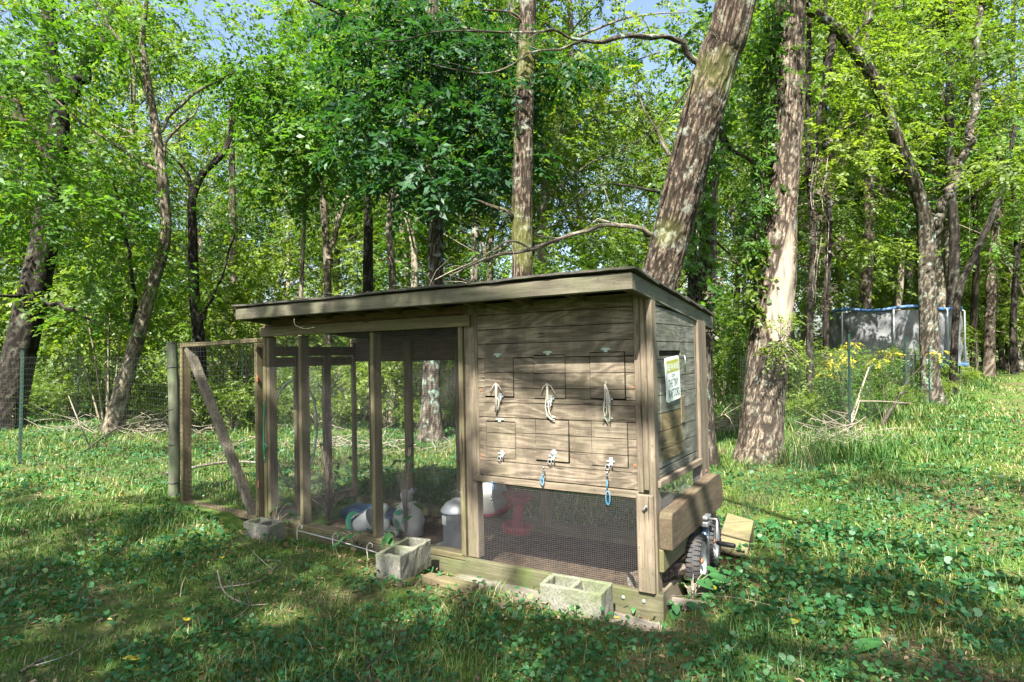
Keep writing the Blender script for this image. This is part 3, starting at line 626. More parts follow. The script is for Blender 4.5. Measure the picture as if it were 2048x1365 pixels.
# T8: dark straight trunk behind the run, with the big dark sprays of leaves
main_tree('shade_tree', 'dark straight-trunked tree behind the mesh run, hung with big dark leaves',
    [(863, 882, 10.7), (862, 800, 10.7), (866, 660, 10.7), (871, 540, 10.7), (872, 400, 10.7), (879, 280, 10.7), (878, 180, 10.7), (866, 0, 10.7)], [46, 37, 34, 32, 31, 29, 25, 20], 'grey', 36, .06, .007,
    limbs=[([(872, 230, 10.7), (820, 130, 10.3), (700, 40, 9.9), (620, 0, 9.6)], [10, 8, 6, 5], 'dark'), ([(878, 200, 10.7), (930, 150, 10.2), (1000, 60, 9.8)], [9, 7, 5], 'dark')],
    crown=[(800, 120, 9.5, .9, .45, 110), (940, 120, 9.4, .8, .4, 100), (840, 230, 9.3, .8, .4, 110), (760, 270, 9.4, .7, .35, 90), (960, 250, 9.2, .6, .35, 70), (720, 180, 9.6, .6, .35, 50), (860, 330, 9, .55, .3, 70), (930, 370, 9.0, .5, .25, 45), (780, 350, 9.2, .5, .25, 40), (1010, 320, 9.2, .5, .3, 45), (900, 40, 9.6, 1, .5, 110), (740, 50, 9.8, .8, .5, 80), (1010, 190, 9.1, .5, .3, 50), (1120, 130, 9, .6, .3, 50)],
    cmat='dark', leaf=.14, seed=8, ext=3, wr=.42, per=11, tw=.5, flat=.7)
# light green understory sprays left of it
main_tree('maple_sapling', 'leafy maple sapling with layered mid-green leaves above the run roof',
    [(600, 800, 13), (602, 600, 13), (610, 400, 13), (612, 200, 13)], [10, 9, 8, 5], 'thin', 12, .15, .002, seed=9,
    crown=[(580, 230, 12, .9, .4, 90), (650, 260, 12, .8, .35, 80), (600, 310, 12, .9, .3, 80), (540, 180, 12.2, .8, .4, 70), (690, 330, 12, .7, .3, 60), (640, 150, 12.4, .9, .5, 80), (560, 380, 12.5, .8, .3, 50)], cmat='mid', leaf=.13, flat=.85)
# T9
main_tree('straight_tree', 'straight lichen-spotted trunk rising behind the middle of the coop roof',
    [(1040, 905, 8.7), (1041, 800, 8.7), (1043, 640, 8.7), (1045, 540, 8.7), (1045, 420, 8.7), (1047, 300, 8.7), (1050, 160, 8.7), (1056, 0, 8.7)], [54, 47, 44, 42, 42, 40, 38, 35], 'main', 84, .035, .009,
    limbs=[([(1030, 440, 8.7), (990, 415, 8.6), (950, 400, 8.6)], [11, 8, 4]), ([(1050, 65, 8.7), (1020, 25, 8.6), (960, 20, 8.5)], [8, 5, 3])], seed=10, ext=3.5)
# T10: the big leaning trunk
big = main_tree('big_leaning_tree', 'largest trunk, thick and furrowed, leaning right from behind the coop roof',
    [(1262, 960, 7.2), (1275, 800, 7.2), (1298, 640, 7.15), (1322, 545, 7.1), (1350, 440, 7.0), (1378, 330, 6.9), (1412, 200, 6.8), (1440, 100, 6.7), (1470, 0, 6.6)], [100, 88, 80, 78, 76, 80, 84, 82, 78], 'main', 130, .028, .014,
    limbs=[([(1402, 135, 6.75), (1380, 110, 6.7), (1345, 80, 6.6), (1300, 72, 6.5), (1240, 76, 6.35), (1165, 82, 6.2), (1120, 66, 6.1), (1090, 62, 6.0), (1060, 66, 6), (960, 64, 5.9), (880, 62, 5.8), (800, 84, 5.7), (740, 78, 5.6)], [16, 13, 11, 10, 9, 7.5, 6, 5.5, 5, 4.5, 4, 3, 2], 'grey'),
           ([(1165, 82, 6.2), (1120, 97, 6.1), (1060, 107, 6.05), (1040, 118, 6), (1000, 140, 5.95), (940, 145, 5.9), (830, 122, 5.8)], [7, 5.5, 5, 4.5, 4, 3, 1.5], 'grey'),
           ([(1300, 468, 7.0), (1280, 456, 6.9), (1230, 453, 6.8), (1180, 462, 6.7), (1120, 478, 6.6), (1060, 500, 6.5), (1000, 508, 6.4), (950, 530, 6.3), (900, 552, 6.25)], [14, 11, 10, 9, 8.5, 7.5, 7, 5, 2], 'dead'),
           ([(1062, 500, 6.5), (1020, 482, 6.4), (960, 520, 6.3), (900, 545, 6.2), (870, 560, 6.2)], [5, 4, 3.5, 3, 2], 'dead'),
           ([(1338, 312, 6.9), (1318, 270, 6.9), (1290, 220, 6.8), (1270, 170, 6.8)], [9, 6, 4, 2], 'dead'),
           ([(1320, 385, 6.95), (1270, 375, 6.8), (1210, 370, 6.7), (1160, 400, 6.6), (1120, 430, 6.5)], [6, 5, 4, 3, 1.5], 'dark'),
           ([(1400, 130, 6.8), (1360, 200, 6.5), (1310, 260, 6.3), (1240, 300, 6.1)], [5, 4, 3, 1.5], 'dark')], seed=12, ext=3.5)
# T11: grey trunk just behind it, shaggy at the base
t11 = main_tree('grey_trunk_tree', 'grey lichen-covered trunk wrapped in shaggy dead vines, right behind the roof corner',
    [(1402, 860, 8.2), (1402, 700, 8.2), (1408, 600, 8.2), (1415, 500, 8.2), (1418, 400, 8.2), (1430, 300, 8.2), (1440, 210, 8.2), (1450, 60, 8.2)], [52, 48, 44, 36, 33, 32, 30, 26], 'grey', 40, .06, .006, seed=13, ext=3,
    limbs=[([(1392, 650, 8.2), (1385, 560, 8.2), (1382, 450, 8.25), (1378, 300, 8.3)], [22, 15, 11, 8], 'dark'), ([(1425, 480, 8.2), (1450, 500, 8.1), (1480, 530, 8)], [7, 5, 3], 'dark'),
           ([(1440, 260, 8.2), (1465, 300, 8.3), (1500, 330, 8.4), (1520, 400, 8.5), (1510, 480, 8.6)], [9, 8, 7, 5, 3], 'dark')],
    crown=[(1400, 300, 8.4, .3, .4, 30), (1480, 150, 8.8, .7, .7, 70), (1420, 60, 8.8, .5, .4, 40)], cmat='mid', leaf=.1)
# T12: the pale right trunk
t12 = main_tree('stripped_bark_tree', 'big pale trunk right of the coop with a long stripped-bark wound',
    [(1518, 925, 8.5), (1528, 800, 8.5), (1543, 660, 8.5), (1553, 560, 8.5), (1560, 480, 8.5), (1566, 380, 8.5), (1573, 260, 8.5), (1578, 150, 8.5), (1580, 0, 8.5)], [78, 73, 77, 78, 66, 58, 60, 62, 58], 'pale', 120, .03, .010, seed=14, ext=3.5, flare=.5, wound=(1.62, 3.22, .12))
# T13: far arching tree on the right with twin stems
main_tree('arching_tree', 'crooked tree arching to the upper left in front of the trampoline',
    [(1862, 790, 17), (1858, 700, 17), (1855, 560, 17), (1853, 470, 17), (1843, 410, 16.8), (1815, 335, 16.5), (1790, 270, 16.2), (1762, 190, 15.8), (1722, 118, 15.4), (1672, 58, 15), (1610, 15, 14.6)], [40, 34, 32, 32, 26, 27, 25, 23, 24, 23, 20], 'grey', 34, .08, .012, seed=15,
    limbs=[([(1860, 470, 17), (1885, 420, 17.1), (1915, 340, 17.3), (1945, 250, 17.5), (1955, 150, 17.7), (1962, 0, 18)], [21, 18, 16, 14, 12, 9], 'grey'), ([(1672, 62, 15), (1655, 130, 14.9), (1642, 220, 14.8), (1630, 330, 14.7)], [16, 13, 10, 5], 'dark'),
           ([(1700, 95, 15.2), (1740, 30, 15), (1760, -20, 15)], [12, 9, 7])],
    crown=[(1700, 300, 17.5, 1.1, .4, 70), (1830, 180, 18, 1.2, .5, 80), (1970, 100, 15.5, 1.2, .5, 80), (1700, 420, 18, 1.1, .3, 60), (1850, 60, 17.3, 1.2, .5, 80), (2010, 330, 15.4, 1, .4, 50), (1740, 500, 18, 1, .3, 50)], cmat='far', leaf=.12, flat=.85)
main_tree('thin_leaning_tree', 'thin tree leaning right with bare curved stem right of the twin-stemmed tree',
    [(1905, 760, 19), (1915, 600, 19), (1950, 510, 19), (1985, 430, 19), (2012, 350, 19), (2030, 250, 19)], [14, 13, 13, 11, 9, 6], 'dark', 14, .12, .003, seed=16, crown=[(2020, 260, 19, 1.4, .9, 100)], cmat='mid')
main_tree('roadside_tree', 'upright trunk at the end of the fence line beside the grassy path',
    [(1978, 748, 27), (1980, 640, 27), (1985, 520, 27), (1996, 400, 27), (2000, 200, 27)], [20, 18, 16, 15, 10], 'pale', 16, .15, .003, seed=17, crown=[(1990, 300, 27, 2.2, 1.4, 100), (2030, 420, 26, 2, 1, 80)], cmat='mid')
for u, v, Y_, w_, bk, lab in ((1735, 690, 22, 22, 'pale', 'pale far trunk standing directly behind the trampoline'), (1905, 745, 24, 20, 'dark', 'dark far trunk just right of the trampoline'), (1950, 745, 29, 13, 'pale', 'thin pale far trunk between the trampoline and the path-side tree'),
                              (1622, 740, 15, 14, 'dark', 'dark slim trunk just right of the stripped-bark tree'), (1655, 720, 17, 12, 'dark', 'dark slim trunk left of the trampoline'), (2030, 742, 34, 12, 'dark', 'dark far trunk at the right edge by the path')):
    main_tree('slim_tree', lab, [(u, v + 40, Y_), (u - 3, v - 100, Y_), (u + 4, v - 260, Y_), (u - 6, v - 460, Y_), (u, v - 900, Y_)], [w_ * 1.2, w_, w_ * .9, w_ * .8, w_ * .5], bk, 14, .2, .003, seed=int(u), flare=.2, leaf=.13, cmat='far',
        crown=[(u, v - 560, Y_, 2.0, 1.2, 90), (u + 60, v - 420, Y_, 1.5, .6, 60), (u - 50, v - 680, Y_, 2.2, 1.2, 100), (u + 30, v - 800, Y_, 2, 1.2, 80)])

# unseen trees behind the camera, towards the sun: crown clumps placed to shade the foreground
def shade_tree(x, y, H, clumps, lab, seed):
    e = empty('shade_tree', (x, y, 0)); parts = [trunk_np([np.array([0, 0, -.2]), np.array([.1, 0, H * .5]), np.array([0, .2, H])], [.26, .2, .08], 16, .4, .006, seed)]
    for c in clumps: parts.append(trunk_np([np.array([0, .1, H * .55]), (np.array(c[:3]) + np.array([0, 0, H * .6])) * .5, np.array(c[:3])], [.09, .06, .02], 6, .5))
    link('trunk', tubes_mesh('trunk', parts, B['grey']), None, e); link('crown', foliage_mesh('crown', clumps, seed, L['mid'], leaf=.14, tw=.6), None, e); tag(e, lab, 'tree')
def over(gx_, gy_, h, rx, rz, n, bx, by):      # clump placed to shade ground point (gx_, gy_), at height h, relative to a tree base
    k = h / SUN.z; return (gx_ + SUN.x * k - bx, gy_ + SUN.y * k - by, h, rx, rx, rz, n)
sh = [  # ground x, y, height, radius, n
    (-4.0, 4.6, 8.5, 1.1, 120), (-2.2, 3.6, 8.0, 1.0, 120), (-.6, 3.1, 8.5, .8, 90), (.9, 2.6, 8.2, .8, 80), (-3.2, 6.0, 9.5, .7, 60), (-1.2, 2.2, 7.6, 1., 100), (-5.5, 5.6, 9, 1.1, 100), (-1.8, 4.5, 9.2, .7, 60), (-3.4, 3.2, 8.3, .8, 80), (.1, 2.5, 7.8, .8, 70), (1.9, 4.2, 8.6, .45, 30), (-1.3, 5.75, 9, .75, 85), (-.5, 5.5, 9.3, .4, 40), (-2.3, 6.6, 9, .5, 50), (2.6, 3.1, 9, .4, 30)]
shade_tree(-3.5, -5.5, 11, [over(a, b, h, r, r * .5, n, -3.5, -5.5) for a, b, h, r, n in sh], 'tall unseen tree behind the viewer, crown clumps placed to shade the foreground grass', 201)
sh2 = [(-5.4, 10.2, 12, .5, 30), (-2.4, 8.4, 11, .7, 40), (.6, 9.2, 12, .7, 40), (4.2, 7.6, 12, .6, 40), (5.6, 6.6, 10, .3, 18), (-.35, 3.62, 9.6, .18, 12), (.25, 3.5, 9.8, .2, 12)]
shade_tree(2.5, -4.5, 14, [over(a, b, h, r, r * .5, n, 2.5, -4.5) for a, b, h, r, n in sh2], 'tall unseen thin-crowned tree behind the viewer, clumps placed for dappled shade', 202)
# ================================================================== THE COOP
coop = empty('chicken_coop', (COOP[0], COOP[1], 0), (0, -LEAN, TH))
tag(coop, 'weathered wooden chicken coop with mesh run, lean-to roof and six nest doors', 'chicken coop')
_wq = random.Random(5)
def cbox(name, mat, x0, x1, y0, y1, z0, z1, parent=None, bevel=.004, warp=.0022):
    d = (x1 - x0, y1 - y0, z1 - z0); ax = d.index(max(d)); n = max(1, min(10, int(d[ax] / .2))); lo = (x0, y0, z0); hi = (x1, y1, z1); o1, o2 = [k for k in range(3) if k != ax]
    if n < 3 or name in ('inner_panel', 'rear_panel', 'inner_floor'): return MB().box(x0, x1, y0, y1, z0, z1).build(name, mat, parent or coop, bevel)
    ph = _wq.random() * 50; vs = []
    for i in range(n + 1):
        t_ = lo[ax] + d[ax] * i / n; w1 = (float(vnoise(t_ * 1.7 + ph, 1.)) - .5) * 2 * warp; w2 = (float(vnoise(t_ * 1.7 + ph, 7.)) - .5) * 2 * warp
        for a_, b_ in ((0, 0), (1, 0), (1, 1), (0, 1)):
            v = [0, 0, 0]; v[ax] = t_; v[o1] = (hi if a_ else lo)[o1] + w1 + _wq.gauss(0, .0004); v[o2] = (hi if b_ else lo)[o2] + w2 + _wq.gauss(0, .0004); vs.append(tuple(v))
    fs = [(0, 1, 2, 3), (4 * n + 3, 4 * n + 2, 4 * n + 1, 4 * n)] + [(i * 4 + j, i * 4 + 4 + j, i * 4 + 4 + (j + 1) % 4, i * 4 + (j + 1) % 4) for i in range(n) for j in range(4)]
    o = MB().add(vs, fs).build(name, mat, parent or coop, bevel); bm = bmesh.new(); bm.from_mesh(o.data); bmesh.ops.recalc_face_normals(bm, faces=bm.faces); bm.to_mesh(o.data); bm.free(); return o
D_ = 1.16; XL = -3.58
# base timbers and sill
cbox('base_beam', W['mossy'], XL, -1.30, -.02, .03, -.14, .022)
cbox('base_beam', W['mossy'], -1.30, .15, -.045, .0, -.14, .055)
cbox('base_beam', W['mossy'], XL, .10, D_ - .05, D_, -.14, .05)
b = MB().box(.06, .128, .0, D_ + .02, -.14, .05).build('base_beam', W['grey', 1], coop, .005)
cbox('sill', W['tan', 0], -3.47, -1.305, -.012, .085, .024, .066)
for x in (-.10, .03): MB().lathe([(0, .006), (.009, .006), (.012, .002), (.012, 0)], 10, Matrix.Translation((x, -.045, .0)) @ Matrix.Rotation(math.pi / 2, 4, 'X')).build('bolt', M['galv'], coop)
# posts (on edge: 38 mm face, 90 mm deep)
cbox('post', W['tan', 2], -3.575, -3.535, -.006, .085, -.08, 1.80)
cbox('post', W['tan', 2], -3.532, -3.492, .0, .085, .07, 1.705)
cbox('post', W['tan', 2], -3.09, -3.052, -.004, .088, .068, 1.703)
cbox('post', W['tan', 2], -2.235, -2.195, -.004, .088, .068, 1.703)
cbox('post', W['tan', 2], -1.345, -1.305, -.016, .08, .06, 1.71)
cbox('post', W['grey', 2], -1.30, -1.205, .0, .07, .056, 1.87)
cbox('post', W['grey', 2], -1.203, -1.18, -.004, .05, .64, 1.84)
# corner post of three pieces
cbox('post', W['grey', 2], -.004, .034, -.012, .03, .64, 1.86)
cbox('post', W['grey', 2], .036, .072, -.020, .05, .655, 1.87, bevel=.008)
cbox('post', W['grey', 2], .074, .116, -.034, .06, -.0, 1.868, bevel=.012)
cbox('corner_board', W['grey', 2], .004, .110, -.066, -.036, .058, .642, bevel=.006)
# header, rafters, plates
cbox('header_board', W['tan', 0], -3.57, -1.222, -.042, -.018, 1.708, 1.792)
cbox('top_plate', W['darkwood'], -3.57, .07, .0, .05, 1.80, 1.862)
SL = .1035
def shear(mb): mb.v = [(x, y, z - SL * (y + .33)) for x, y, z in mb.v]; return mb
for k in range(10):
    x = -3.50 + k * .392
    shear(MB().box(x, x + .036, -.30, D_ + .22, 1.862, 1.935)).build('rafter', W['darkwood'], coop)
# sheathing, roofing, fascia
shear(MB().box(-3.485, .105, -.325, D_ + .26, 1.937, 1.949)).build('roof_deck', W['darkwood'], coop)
shear(MB().box(-3.49, .118, -.335, -.302, 1.849, 1.945)).build('fascia_board', W['fascia'], coop, .004)
shear(MB().box(.086, .119, -.300, D_ + .26, 1.849, 1.945)).build('fascia_board', W['fasciay'], coop, .004)
shear(MB().box(-3.49, -3.457, -.300, D_ + .26, 1.849, 1.945)).build('fascia_board', W['fasciay'], coop, .004)
shear(MB().box(-3.455, .084, D_ + .23, D_ + .258, 1.849, 1.945)).build('fascia_board', W['fascia'], coop, .004)
# roofing: overlapping strips with wavy, ragged edges
gr = np.random.default_rng(3)
for k in range(5):
    y0 = -.352 + k * .325; y1 = min(y0 + .40, D_ + .285); n = 46; mb = MB(); vs = []
    for i in range(n + 1):
        x = -3.51 + 3.655 * i / n; wv = .012 * (float(vnoise(x * 2.3, k * 3.)) - .3) + gr.normal() * .0015
        for (yy, dz) in ((y0 + gr.normal() * .003, .018 + wv), (y1, .004 + .6 * wv)):
            z = 1.952 - SL * (yy + .33) + dz; vs += [(x, yy, z), (x, yy, z - (.014 if dz > .006 else .005))]
    fs = []
    for i in range(n):
        a, c = i * 4, i * 4 + 4; fs += [(a, c, c + 2, a + 2), (a + 1, a + 3, c + 3, c + 1), (a, a + 1, c + 1, c), (a + 2, c + 2, c + 3, a + 3)]
    fs += [(0, 2, 3, 1), (4 * n, 4 * n + 1, 4 * n + 3, 4 * n + 2)]
    mb.add(vs, fs).build('roofing_strip', M['shingle'], coop)

# siding boards with cut-out doors
def cells(x0, x1, z0, z1, holes):
    zs = sorted({z0, z1, *[min(max(h, z0), z1) for q in holes for h in q[2:4]]}); out_ = []
    for a, c in zip(zs[:-1], zs[1:]):
        if c - a < .004: continue
        xs = [x0]; mid = (a + c) / 2
        for q in sorted(holes):
            if q[2] < mid < q[3]: xs += [q[0], q[1]]
        xs.append(x1)
        for i in range(0, len(xs), 2):
            if xs[i + 1] - xs[i] > .004: out_.append((xs[i], xs[i + 1], a, c))
    return out_
DOORS = [(-1.118, -.887, 1.206, 1.473), (-.722, -.487, 1.207, 1.489), (-.304, -.074, 1.210, 1.498), (-1.116, -.881, .789, 1.034), (-.713, -.472, .788, 1.054), (-.305, -.066, .785, 1.062)]
gap = [.005, .0035, .0055, .0035, .006, .0045]
rows = [.652 + .1025 * k for k in range(12)]; rows.append(1.862)
holes = [(a - g_, b_ + g_ * 1.3, c_ - g_ * 1.4, d_ + g_) for (a, b_, c_, d_), g_ in zip(DOORS, gap)]
for z0, z1 in zip(rows[:-1], rows[1:]):
    cs = cells(-1.179, -.005, z0 + .0035, z1 - .0012, holes)
    groups = []
                      # cells that touch form one board
    for q in cs:
        hit = [gq_ for gq_ in groups if any(abs(q[2] - w[3]) < 1e-6 and q[0] < w[1] - 1e-6 and q[1] > w[0] + 1e-6 for w in gq_)]
        new = [q] + [w for gq_ in hit for w in gq_]; groups = [gq_ for gq_ in groups if gq_ not in hit] + [new]
    for gq_ in groups:
        mb = MB()
        for (a, b_, c_, d_) in gq_: mb.box(a, b_, .0, .013, c_, d_)
        mb.build('siding_board', W['siding'], coop)
cbox('siding_backing', W['darkwood'], -1.18, -.005, .0132, .019, .655, 1.86, bevel=0) if False else None
cbox('bottom_rail', W['grey', 0], -1.235, .004, -.020, .010, .604, .648)
cbox('inner_floor', W['darkwood'], -1.17, .04, .10, D_ - .05, .63, .652)
for i, (a, b_, c_, d_) in enumerate(DOORS):
    top_ = i < 3; tilt = [.0, .006, -.004, .002, .004, .0][i]
    dr = empty('nest_door', (0, 0, d_), ([-.012, -.022, -.028, -.01, -.034, -.014][i], [.006, -.004, .0, -.006, .006, .003][i], 0), coop)
    for z0, z1 in zip(rows[:-1], rows[1:]):
        zz0, zz1 = max(z0 + .0035, c_), min(z1 - .0012, d_)
        if zz1 - zz0 > .006: MB().box(a, b_, -.001, .012, zz0, zz1).build('board', W['siding'], dr)
    cx_ = (a + b_) / 2 - .005
    # hinge above the door: a lens-shaped leaf with a short tongue
    hz = d_ + .020; prof = [(-.038, 0), (-.026, .009), (-.01, .011), (.01, .011), (.026, .009), (.038, 0), (.026, -.004), (.012, -.006), (.012, -.018), (-.012, -.018), (-.012, -.006), (-.026, -.004)]
    MB().prism([(x, y) for x, y in prof], .006, Matrix.Translation((cx_, -.001, hz)) @ Matrix.Rotation(math.pi / 2, 4, 'X')).build('hinge', M['hinge'], dr, .001)
    # latch below: plate and staple, hasp
    lz = c_ - .03 if top_ else c_ + .005; lx = cx_ + .015
    MB().box(lx - .012, lx + .014, -.006, -.001, lz, lz + .05).box(lx - .030, lx + .028, -.007, -.003, lz + .02, lz + .032).build('latch_plate', M['galv'], dr, .001)
    st_ = [(lx - .02 + .013 * math.cos(q), -.012, lz - .01 + .016 * math.sin(q)) for q in np.linspace(-2.2, 4.0, 14)]
    MB().tube(st_, .0028, 5).build('staple', M['galv'], dr)
    MB().tube([(lx + .012, -.008, lz + .03), (lx + .012, -.016, lz + .004), (lx + .012, -.010, lz - .012)], .005, 6).build('hasp', M['galv'], dr)
    if i == 4: MB().lathe([(0, .006), (.022, .005), (.024, 0)], 20, Matrix.Translation((cx_ + .02, -.002, lz + .045)) @ Matrix.Rotation(math.pi / 2, 4, 'X')).build('latch_disc', M['galv'], dr)
for ch in [o for o in bpy.data.objects if o.parent and o.parent.name.startswith('nest_door')]: ch.location.z = -ch.parent.location.z
for (x, z) in ((-1.16, 1.25), (-.03, 1.28), (-1.155, .79), (-.02, .80), (-.03, .775 + .0)):
    MB().lathe([(.004, .001), (.0075, .003), (.010, .001), (.011, 0)], 14, Matrix.Translation((x, -.001, z)) @ Matrix.Rotation(math.pi / 2, 4, 'X')).build('screw_plug', M['rust'], coop) if z != .775 else None
nq = random.Random(2)
for k in range(34):                                    # nail heads in the siding
    x = nq.choice((-1.165, -.80, -.43, -.018)) + nq.gauss(0, .003); z = .68 + nq.random() * 1.15
    if all(not (a - .01 < x < b_ + .01 and c_ - .01 < z < d_ + .01) for a, b_, c_, d_ in DOORS): MB().lathe([(0, .0012), (.0035, .001), (.004, 0)], 8, Matrix.Translation((x, 0, z)) @ Matrix.Rotation(math.pi / 2, 4, 'X')).build('nail', M['rust'], coop)
# bent nail on the corner board
MB().tube([(.045, -.066, .545), (.060, -.085, .560), (.074, -.088, .580)], .0045, 6).lathe([(.009, 0), (.009, .004), (0, .005)], 8, Matrix.Translation((.075, -.088, .580))).build('nail', M['galv'], coop)

# side wall: sloping top, sign door, patch
def side_poly(mb, pts, x0=.093, x1=.108):
    n = len(pts); vs = [(x1, y, z) for y, z in pts] + [(x0, y, z) for y, z in pts]
    mb.add(vs, [tuple(range(n)), tuple(range(2 * n - 1, n - 1, -1))] + [(i, n + i, n + (i + 1) % n, (i + 1) % n) for i in range(n)]); return mb
top_z = lambda y: 1.858 - SL * (y + .33)
srow = [.775 + .112 * k for k in range(11)]; DY0, DY1, DZ0, DZ1 = .125, .565, .815, 1.468
for z0, z1 in zip(srow[:-1], srow[1:]):
    mb = MB(); a, c_ = z0 + .004, z1 - .001
    def seg(y0, y1, za, zb):
        zt0, zt1 = min(zb, top_z(y0)), min(zb, top_z(y1))
        if zt0 - za < .006 and zt1 - za < .006: return
        if zt1 - za < .003:
            yy = (top_z(0) - za) / SL; side_poly(mb, [(y0, za), (min(yy, y1), za), (y0, zt0)])
        else: side_poly(mb, [(y0, za), (y1, za), (y1, zt1), (y0, zt0)])
    if c_ < DZ0 or a > DZ1 + .035: seg(.062, .905, a, c_)
    else:
        seg(.062, DY0 - .003, a, c_); seg(DY1 + .003, .905, a, c_)
        if c_ > DZ1 + .036: seg(DY0 - .003, DY1 + .003, DZ1 + .036, c_)
        if a < DZ0 - .01: seg(DY0 - .003, DY1 + .003, a, DZ0 - .004)
    mb.build('siding_board', W['sideside'], coop)
sd = empty('side_door', (0, 0, 0), (0, 0, 0), coop)
k = 0
for z0, z1 in zip(srow[:-1], srow[1:]):
    a, c_ = max(z0 + .004, DZ0), min(z1 - .001, DZ1)
    if c_ - a > .008:
        lowp = z1 < 1.12
        MB().box(.094, .112, DY0, DY1 + (.06 - .05 * (a - .8) / .3 if lowp else 0) * 0, a, c_).build('board', W['patch'] if lowp else W['sideside'], sd)
MB().box(.06, .092, DY0, DY1, DZ1 + .001, DZ1 + .034).build('slot', M['dark'], sd)  # near-black bar set in the gap; its colour stands for shade
cbox('patch_strip', W['newx'], .1085, .116, DY1 - .035, DY1 + .045, 1.01, 1.195)
MB().tube([(.116, DY1 + .06, 1.47), (.122, DY1 + .062, 1.44), (.12, DY1 + .055, 1.40)], .004, 5).build('hook', M['galv'], coop)
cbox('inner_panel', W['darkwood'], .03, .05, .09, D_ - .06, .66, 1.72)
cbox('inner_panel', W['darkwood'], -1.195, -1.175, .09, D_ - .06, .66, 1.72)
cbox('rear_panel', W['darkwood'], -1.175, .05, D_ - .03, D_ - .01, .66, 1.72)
cbox('post', W['grey', 2], .072, .108, .907, .955, .72, 1.75)
cbox('post', W['grey', 2], .056, .122, .957, D_ + .02, .30, 1.735, bevel=.01)
cbox('side_rail', W['grey', 1], .085, .132, .02, .955, .672, .715)
cbox('side_board', W['sideside'], .090, .108, .06, .905, .718, .772)
MB().lathe([(0, .005), (.011, .004), (.012, 0)], 10, Matrix.Translation((.122, 1.08, .60)) @ Matrix.Rotation(math.pi / 2, 4, 'Y')).build('bolt', M['rust'], coop)
# heavy slab bumper with arched top, and the beam under it
prof = [(.0, .315), (.0, .50), (.02, .535), (.3, .548), (.6, .565), (.9, .580), (1.08, .585), (1.17, .572), (1.22, .53), (1.235, .47), (1.235, .345), (1.18, .325), (.6, .318)]
mb = MB(); n = len(prof); mb.add([(.205, y - .015, z) for y, z in prof] + [(.125, y - .015, z) for y, z in prof], [tuple(range(n)), tuple(range(2 * n - 1, n - 1, -1))] + [(i, n + i, n + (i + 1) % n, (i + 1) % n) for i in range(n)])
mb.build('slab_bumper', W['heavy'], coop, .007, 2)
cbox('side_beam', W['tan', 1], .118, .148, -.015, 1.235, .175, .312, bevel=.006)
# rear wall frame
for x in (-3.575, -3.32, -2.84, -2.2, -1.30): cbox('post', W['tan', 2], x, x + .09 if x > -3.5 else x + .04, D_ - .09, D_ - .05, .05, 1.70)
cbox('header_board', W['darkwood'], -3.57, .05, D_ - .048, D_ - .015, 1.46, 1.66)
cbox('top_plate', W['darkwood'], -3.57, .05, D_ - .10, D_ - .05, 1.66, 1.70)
# left end wall frame: two posts, cross rails
cbox('post', W['tan', 2], -3.575, -3.535, .33, .42, .05, 1.62); cbox('post', W['grey', 2], -3.575, -3.535, .68, .77, .05, 1.60)
cbox('cross_rail', W['grey', 1], -3.575, -3.545, .087, D_ - .1, 1.43, 1.52); cbox('cross_rail', W['grey', 1], -3.572, -3.545, .087, D_ - .1, .05, .14)
cbox('cross_rail', W['darkwood'], -3.53, -3.50, .09, D_ - .1, 1.53, 1.62)

# hardware cloth: every wire is a wire (welded half-inch mesh)
def wire_panel(name, P0, U_, V_, lu, lv, su, sv, r, mat, parent, wob=0., seed=0):
    seed = abs(int(seed)); P0, U_, V_ = [np.array(q, float) for q in (P0, U_, V_)]; N = np.cross(U_, V_); tri = [(0, 1), (-.87, -.5), (.87, -.5)]
    Vs, Fs, k = [], [], 0
    segs = 5 if wob else 1
    def wire(a, b, d1, d2, off):
        nonlocal k
        for i in range(segs + 1):
            q = a + (b - a) * i / segs
            if wob: uu = (q - P0) @ U_; vv = (q - P0) @ V_; q = q + N * (float(vnoise(uu * 1.7 + seed, vv * 1.7)) - .5) * wob + d1 * (float(vnoise(uu * 2 + 9, vv * 2.2 + seed)) - .5) * wob * .5
            for (x, y) in tri: Vs.append(q + d1 * x * r + N * (y * r + off))
        for i in range(segs):
            for j in range(3): Fs.append((k + i * 3 + j, k + i * 3 + (j + 1) % 3, k + (i + 1) * 3 + (j + 1) % 3, k + (i + 1) * 3 + j))
        k += (segs + 1) * 3
    for i in range(int(lu / su) + 1): q = P0 + U_ * i * su; wire(q, q + V_ * lv, U_, N, 0)
    for i in range(int(lv / sv) + 1): q = P0 + V_ * i * sv; wire(q, q + U_ * lu, V_, N, r * 1.6)
    o = link(name, np_mesh(name, np.array(Vs), np.array(Fs), mat), None, parent); o['kind'] = 'stuff'; return o
for (x0, x1, z0, z1, y) in ((-3.49, -3.095, .07, 1.705, -.002), (-3.05, -2.24, .07, 1.705, -.002), (-2.19, -1.35, .07, 1.705, -.002), (-1.20, .006, .06, .612, -.008)):
    wire_panel('wire_mesh', (x0, y, z0), (1, 0, 0), (0, 0, 1), x1 - x0, z1 - z0, (.0127), .0127, .0005, M['wire'], coop, .004 if x0 < -1.3 else .006, int(-x0 * 10))
wire_panel('wire_mesh', (-1.19, .075, .06), (1, 0, 0), (0, 0, 1), .08, 1.1, .0127, .0127, .0006, M['wire'], coop, 0, 3) if False else None
wire_panel('wire_mesh', (-3.54, D_ - .045, .05), (1, 0, 0), (0, 0, 1), 3.55, 1.42, .025, .025, .0004, M['wire'], coop, 0, 4)
wire_panel('wire_mesh', (.112, .06, .30), (0, 1, 0), (0, 0, 1), .90, .38, .0127, .0127, .0008, M['wire'], coop, 0, 6)
